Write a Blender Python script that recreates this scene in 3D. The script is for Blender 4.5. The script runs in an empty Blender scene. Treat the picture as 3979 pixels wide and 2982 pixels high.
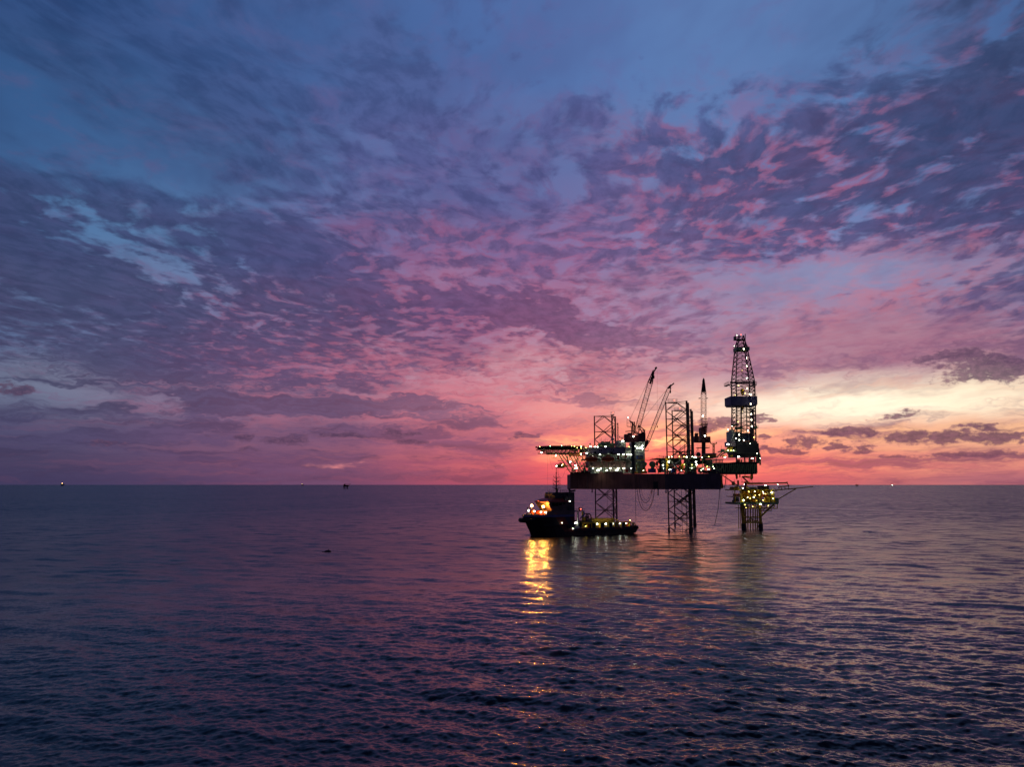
import bpy, math, random
import numpy as np
from mathutils import Vector, Matrix
R = math.radians
random.seed(7)
scene = bpy.context.scene
COL = scene.collection

# ------------------------------------------------------------------ camera
CAM_Z = 24.0
FPX = 3044.0            # focal length in pixels of the full-size photograph
TH = R(7.36)            # camera pitch
cam_d = bpy.data.cameras.new("camera"); cam = bpy.data.objects.new("camera", cam_d)
COL.objects.link(cam); cam.location = (0, 0, CAM_Z); cam.rotation_euler = (R(90) + TH, 0, 0)
cam_d.sensor_width = 36.0; cam_d.lens = 36.0 * FPX / 3979.0
cam_d.clip_start = 0.5; cam_d.clip_end = 200000
scene.camera = cam

DS = 3044.0 / 2841.0
def P(px, py, D):
    """point at depth y = D seen at pixel (px, py) of the full-size photograph"""
    D = D * DS
    u = px - 1989.5; v = py - 1491.0
    dx, dy, dz = u, FPX * math.cos(TH) + v * math.sin(TH), FPX * math.sin(TH) - v * math.cos(TH)
    s = D / dy
    return Vector((dx * s, D, CAM_Z + dz * s))

def lin(c):
    return tuple(((x / 255.0) / 12.92 if x / 255.0 <= 0.04045 else ((x / 255.0 + 0.055) / 1.055) ** 2.4) for x in c)

# ------------------------------------------------------------------ sky
class G:
    """small helper for node graphs"""
    def __init__(s, tree): s.t = tree; s.n = tree.nodes; s.l = tree.links
    def put(s, sock, v):
        if v is None: return
        if isinstance(v, bpy.types.NodeSocket): s.l.new(v, sock)
        elif isinstance(v, (tuple, list)) and len(v) == 3 and sock.type == 'RGBA': sock.default_value = (*v, 1)
        else: sock.default_value = v
    def m(s, op, a, b=None, c=None, clamp=False):
        n = s.n.new('ShaderNodeMath'); n.operation = op; n.use_clamp = clamp
        s.put(n.inputs[0], a)
        if b is not None: s.put(n.inputs[1], b)
        if c is not None: s.put(n.inputs[2], c)
        return n.outputs[0]
    def sm(s, x, a, b, o0=0.0, o1=1.0):
        n = s.n.new('ShaderNodeMapRange'); n.interpolation_type = 'SMOOTHSTEP'
        s.put(n.inputs[0], x); s.put(n.inputs[1], a); s.put(n.inputs[2], b); n.inputs[3].default_value = o0; n.inputs[4].default_value = o1
        return n.outputs[0]
    def xyz(s, x, y, z=0.0):
        n = s.n.new('ShaderNodeCombineXYZ'); s.put(n.inputs[0], s.m('ADD', x, z * 17.3) if z else x); s.put(n.inputs[1], s.m('ADD', y, z * 9.1) if z else y); return n.outputs[0]
    def noise(s, vec, scale=1.0, detail=4.0, rough=0.55, lac=2.0, dist=0.0, color=False):
        n = s.n.new('ShaderNodeTexNoise'); n.noise_dimensions = '2D'; n.inputs['Scale'].default_value = scale; n.inputs['Detail'].default_value = detail
        n.inputs['Roughness'].default_value = rough; n.inputs['Lacunarity'].default_value = lac; n.inputs['Distortion'].default_value = dist
        s.l.new(vec, n.inputs['Vector']); return n.outputs['Color' if color else 'Fac']
    def mix(s, f, a, b, mode='MIX'):
        n = s.n.new('ShaderNodeMix'); n.data_type = 'RGBA'; n.blend_type = mode; n.clamp_factor = True
        s.put(n.inputs[0], f); s.put(n.inputs[6], a); s.put(n.inputs[7], b); return n.outputs[2]
    def ramp(s, f, stops):
        n = s.n.new('ShaderNodeValToRGB'); cr = n.color_ramp; cr.interpolation = 'B_SPLINE'
        s.l.new(f, n.inputs[0])
        while len(cr.elements) < len(stops): cr.elements.new(0.5)
        for e, (p, c) in zip(cr.elements, stops): e.position = p
        for e, (p, c) in zip(cr.elements, stops): e.color = (*c, 1)
        return n.outputs[0]

world = bpy.data.worlds.new("World"); scene.world = world; world.use_nodes = True
wt = world.node_tree; wt.nodes.clear(); g = G(wt)
tc = g.n.new('ShaderNodeTexCoord'); sep = g.n.new('ShaderNodeSeparateXYZ'); g.l.new(tc.outputs['Generated'], sep.inputs[0])
X, Y, Z = sep.outputs
az = g.m('MULTIPLY', g.m('ARCTAN2', X, Y), 180 / math.pi)
Zc = g.m('MAXIMUM', Z, 0.0)
el = g.m('MULTIPLY', g.m('ARCSINE', Zc), 180 / math.pi)

AZ = [a * 0.94 for a in (-36, -28, -20, -12, -4, 4, 12, 20, 28, 36)]
azf = g.m('MULTIPLY_ADD', az, 1 / 100.0, 0.5, clamp=True)
# low-frequency wobble so that the rows of the colour field never show as straight bands
wob = g.noise(g.xyz(g.m('MULTIPLY', az, 0.07), g.m('MULTIPLY', el, 0.16), 3.0), 1.0, 3.0, 0.5)
elw = g.m('ADD', el, g.m('MULTIPLY', g.m('SUBTRACT', wob, 0.5), g.sm(el, 0.5, 14, 0.6, 7.0)))
azw = g.m('MULTIPLY_ADD', g.m('SUBTRACT', g.noise(g.xyz(g.m('MULTIPLY', az, 0.09), g.m('MULTIPLY', el, 0.12), 8.0), 1.0, 2.0, 0.5), 0.5), 0.10, azf)

def grid(rows, vals=False):
    out = None; prev = None
    for e, cols in rows:
        stops = [(a / 100.0 + 0.5, (c if vals else lin(c))) for a, c in zip(AZ, cols)]
        r = g.ramp(azw, stops)
        if out is None: out = r
        else: out = g.mix(g.sm(elw, prev, e), out, r)
        prev = e
    return out

ELS = [e * 0.94 for e in (0.3, 1.5, 3.5, 6, 9, 13, 18, 24, 31)]
CLEAR_D = [
 [(62,58,92),(72,62,97),(90,66,102),(112,72,104),(150,78,108),(214,82,96),(246,82,86),(204,102,108),(190,110,115),(175,105,118)],
 [(66,62,95),(82,68,102),(105,74,108),(125,78,110),(168,86,112),(232,92,102),(250,90,92),(238,118,114),(228,128,118),(205,120,120)],
 [(75,75,110),(90,80,115),(110,82,118),(138,88,118),(188,102,124),(232,122,128),(246,140,126),(250,160,138),(248,182,146),(235,170,142)],
 [(105,118,146),(122,118,146),(128,105,138),(165,112,138),(212,135,146),(235,152,152),(240,165,158),(252,236,212),(255,236,208),(248,224,194)],
 [(85,108,150),(95,105,148),(128,106,150),(168,124,154),(200,148,165),(205,152,168),(196,145,162),(188,145,164),(180,132,152),(185,136,154)],
 [(92,116,160),(105,124,168),(112,114,158),(132,110,152),(156,112,152),(160,122,162),(158,136,172),(150,134,172),(152,122,160),(138,118,156)],
 [(66,104,156),(85,126,172),(95,115,168),(105,106,160),(125,106,158),(135,108,160),(128,124,174),(120,132,184),(108,128,180),(98,118,170)],
 [(52,90,142),(60,98,150),(74,107,160),(90,106,162),(98,104,162),(95,112,168),(98,122,176),(96,125,182),(90,123,180),(75,105,160)],
 [(40,82,138),(46,86,142),(60,94,152),(68,100,158),(74,106,168),(82,116,176),(88,122,180),(90,124,180),(84,119,174),(66,100,156)]]
DARK_D = [
 [(60,55,88),(68,60,92),(84,64,97),(102,70,102),(130,74,100),(175,76,96),(195,80,94),(170,85,98),(150,85,100),(145,85,105)],
 [(60,58,90),(72,62,97),(90,66,102),(108,70,102),(130,74,100),(165,78,100),(178,80,95),(165,88,102),(148,84,104),(138,84,105)],
 [(62,62,98),(75,65,100),(88,68,104),(100,70,105),(122,74,106),(150,88,115),(145,80,105),(130,82,108),(120,78,102),(112,74,102)],
 [(58,62,98),(68,64,102),(80,64,106),(90,68,108),(128,84,118),(170,104,128),(175,114,130),(170,122,132),(150,115,125),(120,90,115)],
 [(58,60,100),(64,64,105),(72,62,107),(88,64,108),(112,72,114),(118,68,108),(145,96,130),(146,98,132),(125,84,122),(100,74,112)],
 [(54,58,100),(56,60,104),(64,60,106),(74,60,106),(92,62,110),(112,64,108),(130,90,132),(118,92,140),(100,80,130),(75,70,118)],
 [(50,56,100),(52,62,110),(58,62,112),(66,68,120),(92,78,130),(104,80,132),(88,78,130),(70,68,120),(60,62,114),(56,60,106)],
 [(44,70,118),(50,74,126),(58,74,126),(68,78,136),(74,78,136),(76,78,136),(70,74,130),(58,64,114),(52,60,108),(48,60,104)],
 [(38,68,122),(44,72,126),(55,80,136),(64,86,144),(70,88,146),(76,92,154),(76,96,158),(76,96,158),(64,84,136),(48,62,102)]]
PINK_D = [
 [(90,65,95),(100,70,100),(120,74,102),(130,76,104),(162,82,104),(242,90,92),(254,88,84),(235,116,108),(212,118,114),(198,110,115)],
 [(95,70,100),(106,74,104),(130,82,108),(155,90,110),(196,100,114),(252,114,104),(255,122,98),(252,146,116),(250,162,130),(236,150,130)],
 [(98,78,112),(110,82,112),(130,88,116),(150,92,118),(200,106,122),(248,135,122),(252,150,118),(252,164,126),(254,196,142),(250,186,142)],
 [(108,90,124),(122,90,124),(160,98,126),(195,108,130),(225,118,134),(238,130,136),(242,148,140),(255,214,182),(255,208,180),(252,200,170)],
 [(98,75,118),(120,76,118),(160,84,120),(195,92,120),(210,104,128),(212,108,125),(210,115,136),(202,124,143),(180,108,135),(170,105,135)],
 [(98,72,116),(115,72,116),(145,80,120),(164,84,120),(168,88,128),(178,95,132),(180,104,143),(195,120,144),(218,124,140),(160,98,130)],
 [(88,74,126),(96,78,126),(112,80,128),(138,82,128),(158,84,128),(168,86,130),(182,86,126),(196,88,122),(186,84,122),(150,76,116)],
 [(88,84,132),(92,84,134),(104,82,134),(108,82,138),(108,82,138),(132,84,134),(165,84,122),(180,84,118),(180,84,116),(155,78,112)],
 [(78,85,138),(82,88,142),(92,90,142),(98,90,148),(95,92,150),(98,100,162),(98,102,165),(95,105,165),(120,85,130),(100,78,118)]]
COV_D = [
 [.4,.4,.4,.4,.4,.3,.3,.3,.3,.3],
 [.4,.4,.45,.45,.4,.25,.25,.3,.3,.35],
 [.5,.5,.55,.55,.45,.25,.2,.15,.2,.25],
 [.3,.6,.75,.7,.45,.3,.2,.02,.0,.05],
 [.75,.85,.8,.65,.45,.35,.3,.4,.5,.55],
 [.9,.8,.85,.8,.55,.45,.3,.2,.35,.55],
 [.85,.5,.85,.8,.5,.5,.6,.7,.75,.85],
 [.3,.5,.6,.6,.6,.62,.68,.72,.72,.78],
 [.4,.4,.4,.5,.5,.15,.0,.0,.15,.65]]
PNK_D = [
 [.1,.15,.2,.3,.4,.5,.5,.35,.3,.25],
 [.1,.15,.25,.35,.5,.55,.6,.4,.35,.3],
 [.1,.2,.3,.4,.5,.5,.5,.4,.3,.25],
 [.1,.2,.35,.45,.55,.5,.45,.2,.15,.2],
 [.15,.3,.5,.6,.6,.55,.45,.4,.35,.35],
 [.12,.22,.42,.54,.58,.5,.4,.35,.35,.3],
 [.08,.12,.24,.42,.52,.5,.45,.45,.4,.35],
 [.1,.15,.2,.24,.28,.35,.42,.45,.42,.38],
 [.05,.1,.2,.2,.1,.1,.1,.05,.2,.3]]
BRK_D = [
 [.5]*10,[.5]*10,[.5]*10,
 [.6]*10,
 [.7,.7,.7,.7,.7,.7,.6,.3,.3,.3],
 [.8,.9,1,1,.9,.8,.6,.6,.7,.8],
 [.5,.8,.9,1,1,1,1,1,1,1],
 [.2,.2,.4,.7,.9,1,1,1,1,1],
 [.1,.1,.2,.4,.8,.9,.9,.9,.9,.9]]
# positions in pixels of the 2212-wide view; radii in degrees
COV_BLOBS = [
 (-.35, (330, 570, 7.0, 0.9, -25)),
 (-.2, (150, 480, 4.0, 0.8, -25)),
 (1.0, (1090, 668, 6.0, 1.2, -9)),
 (1.0, (1350, 735, 5.5, 0.9, -12)),
 (.35, (100, 560, 6.0, 2.5, -15)),
 (.3, (640, 560, 6.0, 2.0, -20)),
 (.5, (640, 880, 7.0, 0.8, 0)),
 (-.4, (180, 860, 6.0, 0.7, 0)),
 (-.35, (1080, 860, 4.0, 1.6, 0)),
 (.25, (2130, 190, 4.0, 4.0, 30)),
 (-.5, (1500, 60, 14.0, 3.0, 0)),
 (.45, (850, 180, 4.5, 3.0, -50)),
 (-.5, (1800, 600, 9.0, 1.0, -2)),
]
PNK_BLOBS = [
 (.6, (900, 648, 8.0, 0.5, -3)),
 (.5, (1900, 650, 7.0, 0.8, 8)),
 (.3, (1000, 700, 10.0, 0.7, 0)),
 (.2, (1650, 360, 9.0, 2.0, 18)),
]
TINT_BLOBS = [
 ((255, 238, 212), .68, (1850, 885, 9.5, 0.9, 0)),
 ((252, 230, 200), .6, (2170, 850, 5.5, 1.0, 0)),
 ((158, 100, 130), .55, (1900, 745, 9.0, 2.2, -4)),
 ((125, 148, 190), .55, (1850, 600, 9.0, 0.9, -3)),
]
CU_BLOBS = [
 (1, (2060, 778, 3.0, 0.7, 0)), (1, (2170, 790, 3.4, 0.75, 0)), (.8, (2120, 812, 3.4, 0.5, 0)),
 (1, (1975, 944, 1.8, 0.55, 0)), (1, (2065, 944, 1.8, 0.5, 0)), (1, (2160, 944, 2.3, 0.6, 0)),
 (1, (1720, 957, 1.3, 0.42, 0)), (1, (1820, 935, 2.0, 0.5, 0)), (.9, (1870, 935, 1.1, 0.38, 0)), (1, (1790, 965, 0.9, 0.3, 0)),
 (1, (1855, 968, 1.1, 0.45, 0)), (.9, (1680, 975, 1.8, 0.26, 0)), (1, (1650, 905, .9, 0.28, 0)), (.8, (1940, 900, 1.5, 0.26, 0)),
 (.8, (2085, 982, 3.0, 0.28, 0)), (1, (1545, 918, 1.7, 0.55, 0)),
 (1, (510, 948, 1.3, 0.36, 0)), (1, (625, 953, 2.0, 0.38, 0)), (1, (735, 940, 2.3, 0.26, 0)), (1, (880, 952, 1.8, 0.32, 0)),
 (.9, (860, 935, 1.1, 0.28, 0)), (1, (1140, 943, 1.2, 0.28, 0)), (1, (30, 845, 1.9, 0.5, 0)), (.7, (240, 958, 2.2, 0.26, 0)), (.8, (515, 970, 1.3, 0.2, 0)),
 (.9, (1640, 945, 1.0, 0.3, 0)), (1, (1645, 972, 1.1, 0.36, 0)), (.7, (1950, 985, 1.9, 0.26, 0)), (.8, (2130, 925, 1.9, 0.26, 0)),
]
GLOWS = [
 (0.22, 1420, 1010, 9.0, 1.6, (1.0, 0.10, 0.07)),
 (0.60, 1415, 948, 2.2, 0.65, (1.0, 0.62, 0.16)),
 (0.30, 1570, 935, 2.5, 0.5, (1.0, 0.60, 0.20)),
 (0.35, 1245, 955, 2.6, 0.30, (0.9, 0.50, 0.10)),
 (0.30, 1250, 990, 3.0, 0.22, (0.9, 0.50, 0.12)),
 (0.30, 725, 1006, 0.9, 0.25, (0.9, 0.28, 0.20)),
 (0.24, 782, 1002, 0.7, 0.16, (0.9, 0.28, 0.20)),
 (0.25, 1880, 880, 9.0, 0.9, (1.0, 0.85, 0.6)),
]

def mute(rows, k):
    out_ = []
    for r in rows:
        out_.append([tuple(v + ((.3 * c[0] + .55 * c[1] + .15 * c[2]) - v) * k for v in c) for c in r])
    return out_
CLEAR_D[4:] = mute(CLEAR_D[4:], 0.06); DARK_D[3:] = mute(DARK_D[3:], 0.12); PINK_D[4:] = mute(PINK_D[4:], 0.08)
CLEAR = grid(list(zip(ELS, CLEAR_D))); DARK = grid(list(zip(ELS, DARK_D))); PINK = grid(list(zip(ELS, PINK_D)))
COVS = grid([(e, [(c, p, w) for c, p, w in zip(*r)]) for e, r in zip(ELS, zip(COV_D, PNK_D, BRK_D))], True)
csep = g.n.new('ShaderNodeSeparateColor'); g.l.new(COVS, csep.inputs[0]); COV, PNK, BRK = csep.outputs

def azel(px, py):
    p = P(px, py, 1000.0) - Vector((0, 0, CAM_Z)); p.normalize()
    return math.degrees(math.atan2(p.x, p.y)), math.degrees(math.asin(p.z))

wv = g.noise(g.xyz(g.m('MULTIPLY', az, 0.35), g.m('MULTIPLY', el, 0.9), 21.0), 1.0, 3.0, 0.6, color=True)
ws = g.n.new('ShaderNodeSeparateColor'); g.l.new(wv, ws.inputs[0])
azd = g.m('MULTIPLY_ADD', g.m('SUBTRACT', ws.outputs[0], 0.5), 5.0, az)
eld = g.m('MULTIPLY_ADD', g.m('SUBTRACT', ws.outputs[1], 0.5), g.sm(el, 1.0, 12, 0.8, 4.0), el)
pvec = g.xyz(azd, eld)
def blob(px, py, rx, ry, rot=0.0):
    """soft ellipse at a place of the sky, radii in degrees; 1 in the middle, 0 outside"""
    a0, e0 = azel(px * 1.7988, py * 1.7988)
    mp = g.n.new('ShaderNodeMapping'); mp.vector_type = 'TEXTURE'
    mp.inputs['Location'].default_value = (a0, e0, 0); mp.inputs['Rotation'].default_value = (0, 0, R(rot)); mp.inputs['Scale'].default_value = (rx * 1.35, ry * 1.35, 1)
    g.l.new(pvec, mp.inputs[0])
    gr = g.n.new('ShaderNodeTexGradient'); gr.gradient_type = 'SPHERICAL'; g.l.new(mp.outputs[0], gr.inputs[0])
    return gr.outputs['Fac']
def addall(base, items):
    for amp, bl in items: base = g.m('MULTIPLY_ADD', bl, amp, base)
    return base

# cloud layers seen in perspective: coordinates on a flat layer overhead
ROT = R(12)
inv = g.m('DIVIDE', 1.0, g.m('ADD', Zc, 0.07))
qx = g.m('MULTIPLY', g.m('SUBTRACT', g.m('MULTIPLY', X, math.cos(ROT)), g.m('MULTIPLY', Y, math.sin(ROT))), inv)
qy = g.m('MULTIPLY', g.m('ADD', g.m('MULTIPLY', X, math.sin(ROT)), g.m('MULTIPLY', Y, math.cos(ROT))), inv)
warp = g.noise(g.xyz(qx, qy, 5.0), 1.3, 3.0, 0.55, color=True)
wsp = g.n.new('ShaderNodeSeparateColor'); g.l.new(warp, wsp.inputs[0])
wx = g.m('MULTIPLY_ADD', g.m('SUBTRACT', wsp.outputs[0], 0.5), 0.22, qx)
wy = g.m('MULTIPLY_ADD', g.m('SUBTRACT', wsp.outputs[1], 0.5), 0.30, qy)
n_puff = g.noise(g.xyz(g.m('MULTIPLY_ADD', wy, 3.0, g.m('MULTIPLY', wx, 11.5)), g.m('MULTIPLY_ADD', wx, -2.5, g.m('MULTIPLY', wy, 8.5)), 1.0), 1.0, 4.0, 0.52)      # altocumulus puffs
n_big = g.noise(g.xyz(g.m('MULTIPLY', wx, 2.3), g.m('MULTIPLY', wy, 1.1), 2.0), 1.0, 4.0, 0.55)
n_pink = g.noise(g.xyz(g.m('MULTIPLY', wx, 8.0), g.m('MULTIPLY', wy, 6.5), 9.0), 1.0, 6.0, 0.62)
n_veil = g.noise(g.xyz(g.m('MULTIPLY_ADD', qy, 0.8, g.m('MULTIPLY', qx, 2.6)), g.m('MULTIPLY', qy, 1.5), 4.0), 1.0, 4.0, 0.6)
# low sky: long level streaks
sx = g.m('MULTIPLY', azd, 0.10); sy = g.m('MULTIPLY', eld, 0.95)
n_str = g.noise(g.xyz(sx, sy, 0.0), 1.0, 6.0, 0.62)
n_str2 = g.noise(g.xyz(g.m('MULTIPLY', azd, 0.16), g.m('MULTIPLY', eld, 1.9), 7.0), 1.0, 5.0, 0.6)
low = g.sm(el, 12.0, 5.0)

covx = addall(COV, [(a * 1.6, blob(*b)) for a, b in COV_BLOBS])
pnkx = addall(PNK, [(a, blob(*b)) for a, b in PNK_BLOBS])

nhi = g.m('MULTIPLY_ADD', n_puff, 0.80, g.m('MULTIPLY', n_big, 0.20))
nhi2 = g.m('MULTIPLY_ADD', g.m('SUBTRACT', nhi, n_big), BRK, n_big)        # BRK: how broken up the layer is
ndark = g.m('MULTIPLY_ADD', g.m('SUBTRACT', n_str, nhi2), low, nhi2)
def cover(n, cov, soft, k=0.30):
    t = g.m('MULTIPLY_ADD', g.m('SUBTRACT', cov, 0.5), k, n)
    return g.sm(t, 0.5 - soft, 0.5 + soft)
aD = cover(ndark, covx, 0.105)
npk = g.m('MULTIPLY_ADD', g.m('SUBTRACT', n_str2, n_pink), low, n_pink)
aP = cover(npk, pnkx, 0.15)
col = CLEAR
# thin veil tinting
col = g.mix(g.m('MULTIPLY', g.sm(n_veil, 0.42, 0.72), 0.45), col, DARK)
col = g.mix(g.m('MULTIPLY', aP, g.sm(el, 12.0, 5.0, 0.38, 0.6)), col, PINK)
n_fine = g.noise(g.xyz(g.m('MULTIPLY', wx, 17.0), g.m('MULTIPLY', wy, 10.0), 41.0), 1.0, 4.0, 0.6)
n_fin = g.m('MULTIPLY_ADD', g.m('SUBTRACT', n_str2, n_fine), low, n_fine)
DRK = g.mix(1.0, DARK, g.mix(g.sm(n_fin, 0.3, 0.7), (1.3, 1.26, 1.22), (0.82, 0.84, 0.88)), 'MULTIPLY')
col = g.mix(g.m('MULTIPLY', aD, 0.85), col, DRK)
# lit rims and specks: pink where a second layer shows along the edges of the dark puffs
edge = g.m('MULTIPLY', g.m('MULTIPLY', aD, g.m('SUBTRACT', 1.0, aD)), 4.0)
spk = g.m('MULTIPLY', cover(g.noise(g.xyz(g.m('MULTIPLY', wx, 9.0), g.m('MULTIPLY', wy, 6.0), 31.0), 1.0, 5.0, 0.62), pnkx, 0.14, 0.6), g.m('MULTIPLY_ADD', edge, 0.9, 0.08))
col = g.mix(g.m('MULTIPLY', spk, 0.45), col, PINK)
for (c, amp, b) in TINT_BLOBS:
    f = blob(*b)
    col = g.mix(g.m('MULTIPLY', f, amp), col, lin(c))
# small low cumulus
cx = g.m('MULTIPLY', az, 0.55); cy = g.m('MULTIPLY', el, 1.25)
n_cud = g.noise(g.xyz(g.m('MULTIPLY', az, 2.2), g.m('MULTIPLY', el, 3.4), 17.0), 1.0, 5.0, 0.62)
cu = None
for (a, b) in CU_BLOBS:
    f = g.m('MULTIPLY', blob(*b), a)
    cu = f if cu is None else g.m('MAXIMUM', cu, f)
cuf = g.sm(g.m('ADD', g.m('MULTIPLY', cu, 0.9), g.m('MULTIPLY_ADD', n_cud, 0.75, -0.375)), 0.20, 0.56)
cucol = g.mix(g.sm(n_cud, 0.35, 0.7), g.mix(0.65, DARK, lin((70, 48, 78))), g.mix(0.35, DARK, lin((128, 82, 104))))
col = g.mix(g.m('MULTIPLY', cuf, 0.86), col, cucol)
# glow where the sun went down (brighter than the picture can show)
gl = None
for (a, px_, py_, rx, ry, c) in GLOWS:
    a0, e0 = azel(px_ * 1.7988, py_ * 1.7988)
    da = g.m('MULTIPLY', g.m('SUBTRACT', azd, a0), 1 / rx); de = g.m('MULTIPLY', g.m('SUBTRACT', eld, e0), 1 / ry)
    f = g.m('MULTIPLY', g.m('POWER', 2.718, g.m('MULTIPLY', g.m('MULTIPLY_ADD', da, da, g.m('MULTIPLY', de, de)), -1.0)), a)
    f = g.m('MULTIPLY', f, g.m('SUBTRACT', 1.0, g.m('MULTIPLY', cuf, 0.9)))
    if ry < 0.8: f = g.m('MULTIPLY', f, g.sm(n_str2, 0.40, 0.60, 0.15, 1.6))
    col = g.mix(f, col, lin(c), 'ADD') if False else g.mix(1.0, col, g.mix(f, (0, 0, 0), c), 'ADD')
# the sky behind the viewer: plain blue dusk; zenith a little darker
back = g.sm(g.m('ABSOLUTE', g.m('SUBTRACT', az, 4.0)), 44.0, 95.0)
col = g.mix(back, col, g.mix(g.sm(el, 0, 50), lin((62, 60, 88)), lin((34, 46, 84))))
col = g.mix(g.sm(el, 35.0, 62.0, 0.0, 0.95), col, lin((26, 38, 74)))
# real sky colour of a sun on the horizon, very thin over it all
nish = g.n.new('ShaderNodeTexSky'); nish.sky_type = 'NISHITA'; nish.sun_disc = False
nish.sun_elevation = R(0.5); nish.sun_rotation = R(11.0)
nmul = g.mix(1.0, nish.outputs[0], (0.004, 0.004, 0.004), 'MULTIPLY')
col = g.mix(1.0, col, nmul, 'ADD')
bg = g.n.new('ShaderNodeBackground'); bg.inputs['Strength'].default_value = 1.0
out = g.n.new('ShaderNodeOutputWorld'); g.l.new(col, bg.inputs[0]); g.l.new(bg.outputs[0], out.inputs[0])
world.cycles.sampling_method = 'MANUAL'; world.cycles.sample_map_resolution = 512

scene.view_settings.view_transform = 'Standard'; scene.view_settings.look = 'None'
scene.view_settings.exposure = 0; scene.view_settings.gamma = 1; scene.view_settings.use_curve_mapping = False

# ------------------------------------------------------------------ materials
def mat(name, color, rough=0.6, metal=0.0, bump=0.0, bscale=2.0, var=0.0, vscale=0.6, emit=None, estr=0.0, spec=0.5):
    m = bpy.data.materials.new(name); m.use_nodes = True
    nt = m.node_tree; bs = nt.nodes['Principled BSDF']; G_ = G(nt)
    bs.inputs['Roughness'].default_value = rough; bs.inputs['Metallic'].default_value = metal
    bs.inputs['Specular IOR Level'].default_value = spec
    c = lin(color)
    bs.inputs['Base Color'].default_value = (*c, 1)
    if var or bump:
        t = nt.nodes.new('ShaderNodeTexCoord')
        n = nt.nodes.new('ShaderNodeTexNoise'); n.inputs['Scale'].default_value = vscale; n.inputs['Detail'].default_value = 5; n.inputs['Roughness'].default_value = 0.65
        nt.links.new(t.outputs['Object'], n.inputs['Vector'])
        if var:
            o = G_.mix(1.0, c, G_.mix(G_.sm(n.outputs['Fac'], 0.3, 0.72), (1 + var,) * 3, (1 - var,) * 3), 'MULTIPLY')
            nt.links.new(o, bs.inputs['Base Color'])
        if bump:
            n2 = nt.nodes.new('ShaderNodeTexNoise'); n2.inputs['Scale'].default_value = bscale; n2.inputs['Detail'].default_value = 3
            nt.links.new(t.outputs['Object'], n2.inputs['Vector'])
            b = nt.nodes.new('ShaderNodeBump'); b.inputs['Strength'].default_value = bump; b.inputs['Distance'].default_value = 0.05
            nt.links.new(n2.outputs['Fac'], b.inputs['Height']); nt.links.new(b.outputs[0], bs.inputs['Normal'])
    if emit:
        bs.inputs['Emission Color'].default_value = (*emit, 1); bs.inputs['Emission Strength'].default_value = estr
    return m

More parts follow.
